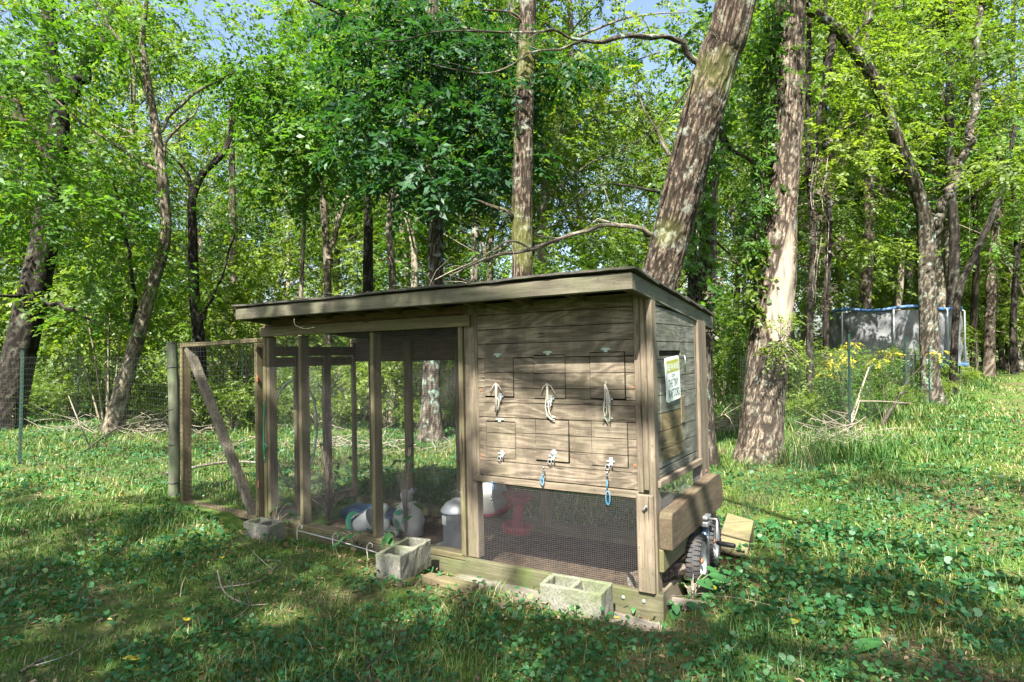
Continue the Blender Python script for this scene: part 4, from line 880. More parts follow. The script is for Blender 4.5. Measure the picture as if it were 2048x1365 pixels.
wire_panel('wire_mesh', (-3.58, .09, .08), (0, 1, 0), (0, 0, 1), .95, 1.4, .0254, .0254, .0004, M['wire'], coop, 0, 5)

# the gate standing open beside the run
gate = empty('wooden_gate', tuple(coop.matrix_basis @ Vector((0, 0, 0)))); gate.matrix_basis = coop.matrix_basis.copy()
tag(gate, 'open wood-framed wire gate with a diagonal grey brace, left of the coop', 'gate')
gx0, gx1 = -4.83, -3.60
MB().box(gx0, gx0 + .040, -.05, .045, .04, 1.645).build('stile', W['new'], gate, .003)
MB().box(gx1 - .036, gx1, -.05, .045, .02, 1.655).build('stile', W['tan', 2], gate, .003)
MB().beam((gx0, -.002, 1.665), (gx1, -.002, 1.68), .095, .038, (0, 0, 1)).build('top_rail', W['newx'], gate, .003)
MB().beam((gx0, -.002, .075), (gx1, -.002, .055), .095, .038, (0, 0, 1)).build('bottom_rail', W['newx'], gate, .003)
MB().beam((gx0 + .085, .0, 1.635), (gx1 - .085, .0, .0), .05, .085, (0, 1, 0)).build('diagonal_brace', W['brace'], gate, .004)
wire_panel('wire_mesh', (gx0, -.056, -.05), (1, 0, 0), (0, 0, 1), gx1 - gx0, 1.74, .047, .047, .0014, M['blackwire'], gate, 0, 8)
for z in (.35, 1.3): MB().box(gx1 - .004, gx1 + .018, -.055, -.051, z, z + .06).build('hinge', M['rust'], gate)

# green cord hanging on the left post
def top(name, mat, mb, label, cat, group=None, local=True, parent_mat=None, bevel=0):
    o = mb.build(name, mat, None, bevel)
    if local: o.matrix_basis = coop.matrix_basis.copy()
    tag(o, label, cat, group); return o
def recenter(o):                       # put the origin of a single-mesh thing at its base
    me = o.data; n = len(me.vertices); a = np.empty(n * 3, np.float32); me.vertices.foreach_get('co', a); a = a.reshape(-1, 3)
    c = Vector(((a[:, 0].min() + a[:, 0].max()) / 2, (a[:, 1].min() + a[:, 1].max()) / 2, a[:, 2].min())); me.transform(Matrix.Translation(-c)); o.matrix_basis = o.matrix_basis @ Matrix.Translation(c); return o
recenter(top('cord', M['greenp'], MB().tube([(-3.555, -.012, 1.10), (-3.548, -.022, 1.115), (-3.542, -.016, 1.09), (-3.552, -.02, .9), (-3.556, -.02, .75), (-3.545, -.022, .63), (-3.538, -.02, .70), (-3.5, -.02, .72), (-3.545, -.02, .74)], .0055, 6).tube([(-3.548, -.022, .63), (-3.552, -.02, .60), (-3.545, -.02, .57), (-3.540, -.022, .60), (-3.548, -.022, .63)], .0035, 5), 'green cord hanging down the left post of the coop beside the gate', 'cord'))

# sign
sg = empty('warning_sign', (0, 0, 0)); sg.matrix_basis = coop.matrix_basis @ Matrix.Translation((.1165, .365, 1.32)) @ Matrix.Rotation(R_(3.5), 4, 'X')
tag(sg, 'white metal sign with yellow-green BEWARE band on the side wall of the coop', 'sign')
SW, SH_ = .285, .285
r_ = .02; poly = []
for cx_, cz_, a0 in ((SW / 2 - r_, SH_ / 2 - r_, 0), (-SW / 2 + r_, SH_ / 2 - r_, 90), (-SW / 2 + r_, -SH_ / 2 + r_, 180), (SW / 2 - r_, -SH_ / 2 + r_, 270)):
    for q in range(5): an = R_(a0 + q * 22.5); poly.append((cx_ + r_ * math.cos(an), cz_ + r_ * math.sin(an)))
MS = Matrix(((0, 0, 1, 0), (1, 0, 0, 0), (0, 1, 0, 0), (0, 0, 0, 1)))   # x->y, y->z, z->x
MB().prism(poly, .006, MS).build('plate', M['signwhite'], sg)
MB().box(.0062, .0068, -.125, .128, .105, .122).box(.0062, .0068, -.122, .125, .045, .056).box(.0062, .0066, -.122, .128, .0565, .1045).build('band', M['signgreen'], sg)
def text(name, s_, w, h, y, z, mat, parent, x=.0072, kind_=''):
    cu = bpy.data.curves.new('t', 'FONT'); cu.body = s_; cu.size = 1; cu.extrude = .0; cu.align_x = 'CENTER'; cu.resolution_u = 2; cu.offset = .012
    o = bpy.data.objects.new('t', cu); COL.objects.link(o); bpy.context.view_layer.update()
    me = bpy.data.meshes.new_from_object(o.evaluated_get(bpy.context.evaluated_depsgraph_get())); bpy.data.objects.remove(o)
    xs = [v.co.x for v in me.vertices]; ys = [v.co.y for v in me.vertices]; x0_, x1_, y0_, y1_ = min(xs), max(xs), min(ys), max(ys)
    for v in me.vertices: a, c_ = v.co.x, v.co.y; v.co = Vector((x, y + ((a - x0_) / (x1_ - x0_) - .5) * w, z + (c_ - y0_) / (y1_ - y0_) * h))
    me.name = name; me.materials.clear(); o = link(name, me, mat, parent); return o
text('lettering', 'BEWARE', .235, .044, .003, .058, M['signwhite'], sg)
text('lettering', 'OF', .07, .022, .0, .010, M['signink'], sg)
text('lettering', 'THE TINY', .20, .050, .0, -.050, M['signink'], sg)
text('lettering', 'RAPTORS', .225, .056, .008, -.118, M['signink'], sg)
sg.matrix_basis = coop.matrix_basis @ Matrix.Translation((.1165, .348, 1.32)) @ Matrix.Rotation(R_(3.5), 4, 'X')

# cords on the doors
def rope_tie(cx_, z0, z1, loops, label):
    mb = MB()
    for pts in loops: mb.tube([(cx_ + x, y, z) for x, y, z in pts], .0042, 6)
    return recenter(top('rope_tie', M['cord'], mb, label, 'rope', 'white rope ties on the upper nest doors'))
rope_tie(-1.015, 0, 0, [[(-.052, -.02, 1.235), (-.03, -.018, 1.275), (-.004, -.022, 1.302), (.02, -.02, 1.285), (.042, -.018, 1.245)], [(-.004, -.022, 1.302), (-.004, -.024, 1.22), (-.010, -.02, 1.10)], [(.004, -.018, 1.295), (.003, -.02, 1.2), (-.002, -.018, 1.095)], [(-.004, -.02, 1.10), (.02, -.022, 1.15), (.022, -.02, 1.18), (.005, -.02, 1.20)]], 'white rope tie with two short loose ends on the upper left nest door')
rope_tie(-.612, 0, 0, [[(-.045, -.02, 1.235), (-.028, -.02, 1.28), (.0, -.024, 1.302), (.028, -.02, 1.285), (.060, -.018, 1.23)], [(.0, -.022, 1.30), (-.002, -.024, 1.23), (-.015, -.022, 1.15), (-.004, -.022, 1.09), (.03, -.02, 1.065), (.05, -.018, 1.062)], [(.005, -.02, 1.295), (.006, -.022, 1.18), (.012, -.02, 1.11), (.03, -.02, 1.075)], [(.02, -.02, 1.19), (.028, -.022, 1.16), (.012, -.02, 1.14)]], 'white rope tie with long splayed ends on the upper middle nest door')
rope_tie(-.19, 0, 0, [[(-.006, -.022, 1.305), (.018, -.022, 1.24), (.022, -.022, 1.16), (.020, -.02, 1.10), (.018, -.018, 1.055)], [(-.002, -.024, 1.302), (.004, -.024, 1.2), (.0, -.022, 1.12), (-.028, -.02, 1.065)], [(-.01, -.022, 1.30), (-.008, -.024, 1.22), (-.02, -.022, 1.14), (-.014, -.02, 1.09), (.004, -.02, 1.06)], [(.008, -.02, 1.25), (.013, -.02, 1.15), (.005, -.02, 1.09)], [(-.01, -.02, 1.305), (.0, -.026, 1.315), (.006, -.02, 1.30)]], 'bunched white rope tie hanging straight on the upper right nest door')
def clip(x, zt, kind_, label):
    e = empty('leash_clip', (0, 0, 0)); tag(e, label, 'cord', 'clip cords hanging below the lower nest doors'); parts = []
    if kind_ == 0:
        MB().tube([(x, -.03, zt), (x + .012, -.034, zt - .02), (x + .014, -.03, zt - .05), (x + .010, -.03, zt - .055)], .004, 6).tube([(x - .01, -.032, zt - .002), (x + .012, -.034, zt + .003)], .006, 6).build('loop', M['blue'], e)
        MB().tube([(x - .004, -.03, zt), (x - .006, -.03, zt - .06), (x - .008, -.03, zt - .11)], .004, 6).build('cord', M['pinkcord'], e)
        hz = zt - .11; hx = x - .008
    else:
        L_ = .05 if kind_ == 1 else .085; z2 = zt - (.075 if kind_ == 1 else .12)
        ring = [(x + .014 * math.sin(q) + (.004 if kind_ == 2 else -.004), -.032, z2 - L_ / 2 + (L_ / 2) * math.cos(q)) for q in np.linspace(0, 6.28, 14)]
        mb = MB().tube(ring, .0038, 6)
        if kind_ == 1: mb.tube([(a * .7 + x * .3 + .004, b_ - .006, c_) for a, b_, c_ in ring], .0038, 6)
        mb.build('loop', M['blue'], e); MB().tube([(x, -.03, zt - .05), (x, -.032, z2)], .0042, 6).build('cord', M['blue'], e); hz = zt; hx = x + (.008 if kind_ == 1 else 0)
    MB().tube([(hx, -.03, hz), (hx + .002, -.03, hz - .022)], [.007, .005], 8).tube([(hx + .002 + .008 * math.sin(q), -.031, hz - .04 + .018 * math.cos(q)) for q in np.linspace(0, 6.0, 10)], .0028, 5).build('snap_hook', M['darkmetal'], e)
    e.matrix_basis = coop.matrix_basis.copy(); return e
clip(-1.06, .612, 0, 'clip on a short pale pink cord with blue knot, leftmost under the siding')
clip(-.655, .755, 1, 'dark snap hook with a bunched blue loop under the middle nest door')
clip(-.195, .755, 2, 'snap hook with a long open blue loop under the right nest door')
# ================================================================== THINGS AROUND THE COOP
def on_ground(px_, py_): p = gnd(px_, py_, -.02); return Vector((p.x, p.y, gz(p.x, p.y)))
def block(x, y, th, label, split_end=True, seed=0):
    bm = bmesh.new(); L_, Wd, H = .395, .195, .192
    # outer shell with two open cells
    xs = [-L_ / 2, -L_ / 2 + .032, -.015, .015, L_ / 2 - .032, L_ / 2]; ys = [-Wd / 2, -Wd / 2 + .03, Wd / 2 - .03, Wd / 2]
    mb = MB(); t_ = .004
    def solid(i, j): return not (j == 1 and i in (1, 3))
    idx = {}
    def vid(i, j, k):
        if (i, j, k) not in idx: idx[(i, j, k)] = bm.verts.new((xs[i], ys[j], k * H))
        return idx[(i, j, k)]
    for i in range(5):
        for j in range(3):
            if not solid(i, j): continue
            bm.faces.new([vid(i, j, 1), vid(i + 1, j, 1), vid(i + 1, j + 1, 1), vid(i, j + 1, 1)]); bm.faces.new([vid(i, j, 0), vid(i, j + 1, 0), vid(i + 1, j + 1, 0), vid(i + 1, j, 0)])
            for (di, dj, a, b_) in ((-1, 0, (i, j + 1), (i, j)), (1, 0, (i + 1, j), (i + 1, j + 1)), (0, -1, (i, j), (i + 1, j)), (0, 1, (i + 1, j + 1), (i, j + 1))):
                ii, jj = i + di, j + dj
                if ii < 0 or ii > 4 or jj < 0 or jj > 2 or not solid(ii, jj): bm.faces.new([vid(*a, 0), vid(*b_, 0), vid(*b_, 1), vid(*a, 1)])
    bmesh.ops.subdivide_edges(bm, edges=[e for e in bm.edges if e.calc_length() > .08], cuts=3, use_grid_fill=True)
    g_ = random.Random(seed)
    for v in bm.verts: v.co += Vector((g_.gauss(0, .0018), g_.gauss(0, .0018), g_.gauss(0, .0018)))
    me = bpy.data.meshes.new('block'); bm.normal_update(); bm.to_mesh(me); bm.free()
    o = link('concrete_block', me, M['block']); b_ = o.modifiers.new('bevel', 'BEVEL'); b_.width = .006; b_.segments = 2; b_.angle_limit = R_(50); b_.limit_method = 'ANGLE'
    o.location = (x, y, gz(x, y) - .004); o.rotation_euler = (g_.gauss(0, .012), g_.gauss(0, .012), th); tag(o, label, 'concrete block', 'mossy concrete blocks along the front of the coop'); return o
def brot(cx_, cy_, th, dx, dy): x, y = rot(dx, dy, th); return cx_ + x, cy_ + y
x, y = brot(.5011, 3.5765, -.5045, -.1975, .0975); block(x, y, -.5045, 'mossy concrete block nearest the corner post, long side to the front', seed=1)
x, y = brot(-.7383, 4.1308, 1.1588, .1975, .0975); block(x, y, 1.1588, 'pale concrete block lying end-on at the middle of the run, its end face bright', seed=2)
x, y = brot(-1.96, 5.08, -1.02 + math.pi / 2, .16, .06); block(-1.975 + .8 * (-.1975 * math.cos(-.56) - .0975 * math.sin(-.56)), 5.09 + .8 * (-.1975 * math.sin(-.56) + .0975 * math.cos(-.56)), -.56, 'shaded concrete block at the foot of the gate, left end of the run', seed=3).scale = (.82, .9, .8)

# planks and slabs on the ground
def plank(name, p, L_, Wd, H, rz, mat, label, cat='plank', rag=.0, seed=1, tilt=(0, 0)):
    g_ = random.Random(seed); n = 9; mb = MB(); vs = []
    for i in range(n + 1):
        u = i / n * L_ - L_ / 2; w = Wd / 2 * (1 - rag * g_.random()); w2 = Wd / 2 * (1 - rag * g_.random()); h = H * (1 - rag * .5 * g_.random()); dx = g_.uniform(-1, 1) * rag * .06 if i in (0, n) else 0
        vs += [(u + dx, -w, 0), (u - dx, w2, 0), (u + dx * .5, w2 * .97, h), (u - dx, -w * .97, h)]
    fs = [(0, 1, 2, 3), (4 * n + 3, 4 * n + 2, 4 * n + 1, 4 * n)]
    for i in range(n):
        for j in range(4): a = i * 4; fs.append((a + j, a + 4 + j, a + 4 + (j + 1) % 4, a + (j + 1) % 4))
    o = mb.add(vs, fs).build(name, mat, None, .004); o.location = p; o.rotation_euler = (tilt[0], tilt[1], rz); tag(o, label, cat); return o
p = on_ground(900, 1178); plank('plank', p, .40, .085, .045, -.56, W['newx'], 'yellowish short board on the ground right of the middle concrete block', seed=2)
p = on_ground(985, 1172); plank('flat_slab', p + Vector((0, .04, -.01)), .68, .26, .04, -.53, W['slab'], 'flat pale weathered slab lying in the leaf litter before the mossy base beam', 'slab', .16, 3)
p = on_ground(1262, 1228); plank('flat_slab', p + Vector((0, 0, -.01)), .30, .19, .04, -.6, W['slab'], 'small split grey slab on the ground below the corner of the coop', 'slab', .22, 4)
p = on_ground(1412, 1178); plank('flat_slab', p, .24, .11, .045, -.75, W['slab'], 'upper of two dark split wood pieces in front of the jack wheels', 'slab', .3, 5, (.12, .1))
p = on_ground(1385, 1200); plank('flat_slab', p, .26, .10, .04, -.5, W['slab'], 'lower of two dark split wood pieces in front of the jack wheels', 'slab', .3, 6, (.1, -.06))
p = on_ground(1290, 1188); 
e = empty('hitch_coupler', (p.x - .04, p.y - .02, gz(p.x, p.y) + .02)); tag(e, 'small metal pipe fitting lying by the base beam near the corner', 'pipe fitting')
MB().tube([(-.05, -.05, .0), (.03, .02, .035)], [.012, .013], 12).build('pipe', M['galv'], e); MB().tube([(.02, .012, .028), (.045, .03, .042)], [.024, .026], 14).build('collar', M['rust'], e); MB().tube([(.044, .03, .042), (.05, .034, .045)], [.02, .018], 12).build('ring', M['galv'], e)

# log under the side
lg = MB(); 
logm = tubes_mesh('log', [trunk_np([np.array([0, 0, 0]), np.array([.12, .15, .02]), np.array([.2, .32, .03])], [.06, .065, .06], 20, .03, .008, 4)], B['pale'])
lo = link('log', logm); lo.matrix_basis = coop.matrix_basis @ Matrix.Translation((-.08, .05, .06)); tag(lo, 'bark-covered log lying under the side beam behind the wheel', 'log')

# trailer jack with two wheels
jk = empty('trailer_jack', (0, 0, 0)); jk.matrix_basis = coop.matrix_basis @ Matrix.Translation((.165, .73, -.03)); tag(jk, 'swivel trailer jack with crank handle and two white-rimmed rubber wheels beside the coop', 'trailer jack')
def wheel(px_, py_, pz_, r=.168, w=.085):
    wh = empty('wheel', (px_, py_, pz_), (0, 0, R_(4)), jk); RX = Matrix.Rotation(math.pi / 2, 4, 'Y')
    ty = MB().lathe([(r - .052, -w * .32), (r - .03, -w * .46), (r - .012, -w * .48), (r - .002, -w * .34), (r, 0), (r - .002, w * .34), (r - .012, w * .48), (r - .03, w * .46), (r - .052, w * .32)], 40, RX)
    for i in range(34):
        a = 2 * math.pi * i / 34
        for sgn in (-1, 1):
            Mx = RX @ Matrix.Rotation(a + (.09 if sgn > 0 else 0), 4, 'Z'); ty.box(r - .006, r + .007, -.011, .011, sgn * w * .24 - .013, sgn * w * .24 + .013, Mx); ty.box(r - .022, r + .002, -.009, .009, sgn * w * .46 - .005, sgn * w * .46 + .005, Mx)
    ty.build('tyre', M['tyre'], wh)
    MB().lathe([(r - .05, -w * .36), (r - .044, -w * .40), (r - .055, -w * .3), (r - .065, -.01), (.03, .0), (.03, w * .1), (r - .075, w * .18), (r - .058, w * .36), (r - .046, w * .46), (r - .040, w * .40)], 40, RX).build('rim', M['white'], wh)
    MB().lathe([(0, .034), (.016, .034), (.018, .03), (.018, 0), (.024, 0)], 12, RX).build('hub', M['rust'], wh)
wheel(.025, -.17, .125); wheel(.02, .19, .165)
MB().tube([(.035, -.02, -.04), (.035, -.02, .33)], .030, 14).build('outer_tube', M['jackblue'], jk)
MB().tube([(.06, -.045, .02), (.06, -.045, .26)], .010, 8).box(.05, .066, -.062, -.046, .12, .25).build('inner_tube', M['jack'], jk)
hd = MB().box(-.005, .075, -.085, .035, .325, .365).box(-.002, .072, -.082, .032, .372, .40).build('head', M['jack'], jk, .010, 2)
MB().box(.0, .07, -.08, .03, .366, .371).build('head_gasket', M['black'], jk)
MB().tube([(.06, -.03, .375), (.12, -.03, .378), (.128, -.05, .36), (.128, -.075, .25), (.130, -.08, .235)], .009, 8).build('crank', M['jack'], jk)
MB().tube([(.128, -.078, .235), (.15, -.078, .232), (.24, -.078, .228), (.25, -.078, .228)], [.012, .017, .017, .012], 12).build('grip', M['black'], jk)
MB().tube([(-.03, -.20, .135), (-.01, -.02, .14), (-.03, .17, .165)], .016, 8).build('axle', M['jackblue'], jk)

# slanting wooden box behind the wheels
bx = empty('wooden_box', (1.68, 4.80, -.06)); tag(bx, 'small wooden box with a slanting plank lid behind the jack wheels', 'wooden box')
q = [Vector((1.70, 5.00, .20)), Vector((1.87, 4.90, .165)), Vector((1.70, 4.60, -.02)), Vector((1.50, 4.68, .01))]
for i, (a, c_) in enumerate(((0, .42), (.435, .60), (.615, 1.))):
    z_ = .012 * (i % 2) ; nrm = (q[3] - q[0]).cross(q[1] - q[0]).normalized(); nrm = nrm if nrm.z > 0 else -nrm
    P_ = [q[0].lerp(q[3], a), q[1].lerp(q[2], a), q[1].lerp(q[2], c_), q[0].lerp(q[3], c_)]
    vs = [v + nrm * (.02 + z_) for v in P_] + [v - nrm * .005 for v in P_]; vs = [v - bx.location for v in vs]
    MB().add(vs, [(0, 3, 2, 1), (4, 5, 6, 7), (0, 1, 5, 4), (1, 2, 6, 5), (2, 3, 7, 6), (3, 0, 4, 7)]).build('lid_board', W['tan', 0], bx, .004)
lo_ = [v - bx.location + Vector((0, 0, -.012)) for v in q]; bo = [Vector((v.x, v.y, -.05)) + (Vector((0, 0, 0))) for v in lo_]
MB().add(lo_ + bo, [(0, 1, 5, 4), (1, 2, 6, 5), (2, 3, 7, 6), (3, 0, 4, 7)]).build('side', W['darkwood'], bx)

# ------------------------------------------------------------------ inside the run
def L2W(x, y, z): return coop.matrix_basis @ Vector((x, y, z))
def inrun(name, x, y, z, label, cat, rx=0, ry=0, rz=0, group=None):
    e = empty(name, (0, 0, 0)); e.matrix_basis = coop.matrix_basis @ Matrix.Translation((x, y, z)) @ Euler((rx, ry, rz)).to_matrix().to_4x4(); tag(e, label, cat, group); return e
f_ = inrun('poultry_feeder', -1.66, .36, -.07, 'galvanised metal poultry feeder with a conical lid inside the run, behind the post', 'feeder')
MB().lathe([(.10, .0), (.115, .02), (.118, .34), (.120, .345)], 26).build('drum', M['galv'], f_)
MB().lathe([(.135, .335), (.132, .35), (.09, .40), (.035, .43), (.0, .435)], 26).build('lid', M['galv'], f_)
MB().lathe([(.10, .0), (.18, .005), (.195, .05), (.19, .055), (.175, .02), (.10, .015)], 26).build('tray', M['galv'], f_)
MB().box(-.035, .03, -.1215, -.1195, .24, .31, Matrix.Rotation(R_(-24), 4, 'Z')).build('paper_label', M['signwhite'], f_)
MB().tube([(-.06, 0, .41), (-.05, 0, .47), (0, 0, .50), (.05, 0, .47), (.06, 0, .41)], .003, 5).build('handle', M['darkmetal'], f_)
w_ = inrun('poultry_waterer', -1.70, .95, .18, 'white poultry waterer with a red rim hanging at the back of the run', 'waterer', .5, 0, 0)
MB().lathe([(.0, .30), (.06, .295), (.12, .27), (.15, .20), (.155, .02)], 26).build('tank', M['white'], w_)
MB().lathe([(.155, .03), (.20, .02), (.215, .06), (.20, .07), (.16, .04)], 28).build('tray', M['red'], w_)
MB().lathe([(.0, .34), (.05, .335), (.065, .30)], 16).build('cap', M['white'], w_)
r2 = inrun('red_feeder', -1.27, .62, .07, 'red plastic trough feeder behind the mesh under the siding', 'feeder', 0, .1, .4)
MB().lathe([(.06, .0), (.08, .05), (.07, .30), (.15, .36), (.26, .40), (.265, .415), (.14, .385), (.05, .33)], 24).build('hopper', M['red'], r2); r2.scale = (.55, .55, .75)
MB().lathe([(.06, .0), (.20, .02), (.23, .09), (.22, .095), (.19, .04), (.06, .02)], 24).build('base_tray', M['red'], r2)
b2_ = inrun('feed_bucket', -2.62, .22, .04, 'tipped white bucket with a green toothed rim inside the run', 'bucket', 0, 1.05, .25)
MB().lathe([(0, 0), (.075, 0), (.08, .01), (.098, .17), (.10, .175), (.095, .17), (.078, .012)], 26).build('body', M['white'], b2_)
MB().lathe([(.10, .0), (.145, -.01), (.15, .005), (.105, .015)], 30, None, True, 1.2, 4.9).build('rim', M['greenp'], b2_)
mb = MB()
for k in range(7): a = 2.4 + k * .2; mb.box(.105, .112, -.004, .004, .0, .05, Matrix.Rotation(a, 4, 'Z'))
mb.build('tooth_rack', M['white'], b2_)
def blob(name, pts, mat, label, cat, seed=0, s=.02, parent=None):
    bm = bmesh.new()
    for (x, y, z, a, b_, c_) in pts:
        r = bmesh.ops.create_icosphere(bm, subdivisions=3, radius=1); bmesh.ops.transform(bm, matrix=Matrix.Translation((x, y, z)) @ Matrix.Diagonal((a, b_, c_, 1)), verts=r['verts'])
    co = np.array([v.co[:] for v in bm.verts]); nz = (fbm(co[:, 0] * 14 + seed, co[:, 1] * 14, co[:, 2] * 14) - .5) * s * 3
    bm.normal_update()
    for v, q_ in zip(bm.verts, nz): v.co += v.normal * q_
    me = bpy.data.meshes.new(name); bm.to_mesh(me); bm.free(); me.polygons.foreach_set('use_smooth', [True] * len(me.polygons)); o = link(name, me, mat, parent)
    if label: o.matrix_basis = coop.matrix_basis.copy(); tag(o, label, cat); recenter(o)
    return o
sk_ = empty('feed_sack', (0, 0, 0)); sk_.matrix_basis = coop.matrix_basis @ Matrix.Translation((-2.30, .52, -.06)); tag(sk_, 'knotted white feed sack with green leaf print slumped inside the run', 'sack')
blob('body', [(0, 0, .14, .15, .11, .17)], M['whitecloth'], None, None, 1, .03, sk_); blob('neck', [(-.03, 0, .31, .055, .045, .07)], M['whitecloth'], None, None, 2, .03, sk_)
MB().lathe([(.022, 0), (.026, .01), (.022, .02), (.026, .03), (.022, .04), (.018, .06)], 12, Matrix.Translation((.02, 0, .37)) @ Euler((.1, .7, 0)).to_matrix().to_4x4()).build('spout', M['galv'], sk_)
mb = MB()
for (x, z, r_, rr) in ((-.03, .22, .045, .3), (.03, .17, .04, 1.2), (-.05, .13, .035, 2.2), (.05, .24, .03, .8)):
    pl = [(r_ * math.cos(q) * 1.2, r_ * .55 * math.sin(q)) for q in np.linspace(0, 6.28, 9)[:-1]]
    mb.prism(pl, .002, Matrix.Translation((x, -.125 + abs(x) * .25 + abs(z - .14) * .2, z)) @ Matrix.Rotation(math.pi / 2, 4, 'X') @ Matrix.Rotation(rr, 4, 'Z'))
mb.build('leaf_print', M['greenp'], sk_)
blob('crumpled_bag', [(-2.42, .30, .05, .07, .06, .09), (-2.45, .33, .16, .05, .05, .06), (-2.38, .30, -.01, .09, .08, .05)], M['whitecloth'], 'crumpled white and green bag behind the middle post of the run', 'bag', 5, .05)
blob('tarp_bundle', [(-2.95, .70, .0, .38, .16, .10), (-2.55, .68, .02, .26, .14, .08)], M['bluep'], 'dark blue tarp bundle lying on the floor at the back of the run', 'tarp', 7, .03)
# PVC hoop at the left end
hp = MB().tube([(-3.66 + .02 * math.sin(a * 2), .42 + .26 * math.cos(a), .78 + .52 * math.sin(a)) for a in np.linspace(0, 2 * math.pi, 40)], .011, 8)
recenter(top('plastic_hoop', M['white'], hp, 'tall white plastic pipe hoop against the left end of the run', 'hoop'))
# black cord with socket
cd = inrun('heat_lamp_cord', -1.62, .62, .92, 'black cord with a white socket hanging behind the mesh left of the post', 'lamp cord')
MB().tube([(.16, 0, .22), (.10, 0, .20), (.04, 0, .13), (.01, 0, .06)], .005, 6).build('cable', M['black'], cd); MB().tube([(.012, 0, .062), (-.012, 0, -.005)], [.016, .018], 10).build('socket', M['white'], cd); MB().tube([(-.012, 0, -.005), (-.03, 0, -.05)], [.013, .018], 10).build('plug', M['black'], cd)
# floor of the run: bedding
bmv = MB().box(-3.53, .09, .05, D_ - .07, -.12, -.045).build('run_floor', simple('dark_bedding', (.045, .033, .022), .95, .1, 0, .6, 30, (.10, .075, .045), .5, .9)); bmv.matrix_basis = coop.matrix_basis.copy(); tag(bmv, kind='structure')

# white rod with hooks on the ground along the sill
rd = empty('hooked_rod', (0, 0, 0)); rd.matrix_basis = coop.matrix_basis.copy(); tag(rd, 'long thin white rod with three hook ends leaning along the foot of the run', 'rod')
MB().tube([(-3.0, -.10, .045), (-2.5, -.09, .02), (-1.92, -.10, -.02)], (.0042), 7).build('shaft', M['white'], rd)
for x, z in ((-2.98, .04), (-2.55, .025), (-2.17, .0)):
    MB().tube([(x + .04, -.16, z - .05), (x + .0, -.13, z + .0), (x - .02, -.11, z + .035), (x + .0, -.10, z + .06), (x + .03, -.10, z + .052), (x + .035, -.11, z + .03)], (.0042), 7).build('hook', M['white'], rd)
r3 = MB().tube([(-2.86, -.42, .006), (-2.6, -.52, .004), (-2.40, -.60, .006)], .005, 6); recenter(top('thin_rod', M['white'], r3, 'thin white rod lying flat in the grass left of the middle block', 'rod'))

# ------------------------------------------------------------------ fences
def tpost(x, y, h, label, parent=None, name='fence_post'):
    mb = MB(); z0 = gz(x, y) - .1
    mb.box(-.020, .020, -.003, .003, 0, h + .1).box(-.003, .003, .003, .028, 0, h + .1)
    for k in range(int(h / .055)): mb.box(-.007, .007, -.009, -.003, .2 + k * .055, .222 + k * .055)
    o = mb.build(name, M['tpost'], parent); o.location = (x, y, z0); o.rotation_euler = (random.gauss(0, .012), random.gauss(0, .012), random.random() * .4)
    if label: tag(o, label, 'fence post')
    return o
def fence_wire(pts, h, su, sv, r, parent, wob=.05, mat=None, seed=0):
    for (a, b_) in zip(pts[:-1], pts[1:]):
        a3, b3 = np.array([a[0], a[1], gz(*a) + .02]), np.array([b_[0], b_[1], gz(*b_) + .02]); Lh = np.linalg.norm(b3 - a3)
        U_ = (b3 - a3) / Lh; wire_panel('wire_mesh', a3, U_, (0, 0, 1.), Lh, h, su, sv, r, mat or M['fencewire'], parent, wob, seed + int(a[0] * 3))
p1 = (5.28, 9.84); p2 = (9.5, 15.2); p3 = (13.4, 20.5); p4 = (17.3, 26.0); p5 = (21.5, 31.5)
fr = empty('wire_fence', (2.1, 5.6, 0)); tag(fr, 'wire mesh fence on green steel posts running from the coop along the grassy path', 'fence')
fr.location = (0, 0, 0)
for p, h in ((p1, 1.72), (p2, 1.75), (p3, 1.75), (p4, 1.7), (p5, 1.7)): tpost(*p, h, None, fr)
fence_wire([(1.95, 5.35), p1], 1.45, (.05), .05, .0007, fr, .08, seed=1); fence_wire([p1, p2], 1.6, (.075), .10, .0012, fr, .10, seed=2); fence_wire([p2, p3, p4, p5], 1.6, .15, .15, .003, fr, .1, seed=3)
fl = empty('wire_fence', (0, 0, 0)); tag(fl, 'wire mesh fence on a green steel post in front of the thick dark tree', 'fence')
q1 = (-6.70, 8.55); tpost(*q1, 1.55, None, fl)
fence_wire([(-3.6, 6.75), q1], 1.45, (.05), .075, .0008, fl, .10, seed=5); fence_wire([q1, (-11.5, 10.6)], 1.5, (.06), .075, .001, fl, .12, seed=6)
f3 = empty('wire_fence', (0, 0, 0)); tag(f3, 'far wire fence with a teal steel post seen between the gate and the run', 'fence')
tpost(-5.57, 13.0, 1.65, None, f3); tpost(-9.4, 13.6, 1.6, None, f3); tpost(-1.9, 13.2, 1.6, None, f3); fence_wire([(-9.4, 13.6), (-5.57, 13.0), (-1.9, 13.2), (2.2, 12.6)], 1.45, (.10), .10, .0012, f3, .1, seed=8)
tpost(10.1, 15.2, 1.5, 'short green steel post just right of the second post of the path fence')
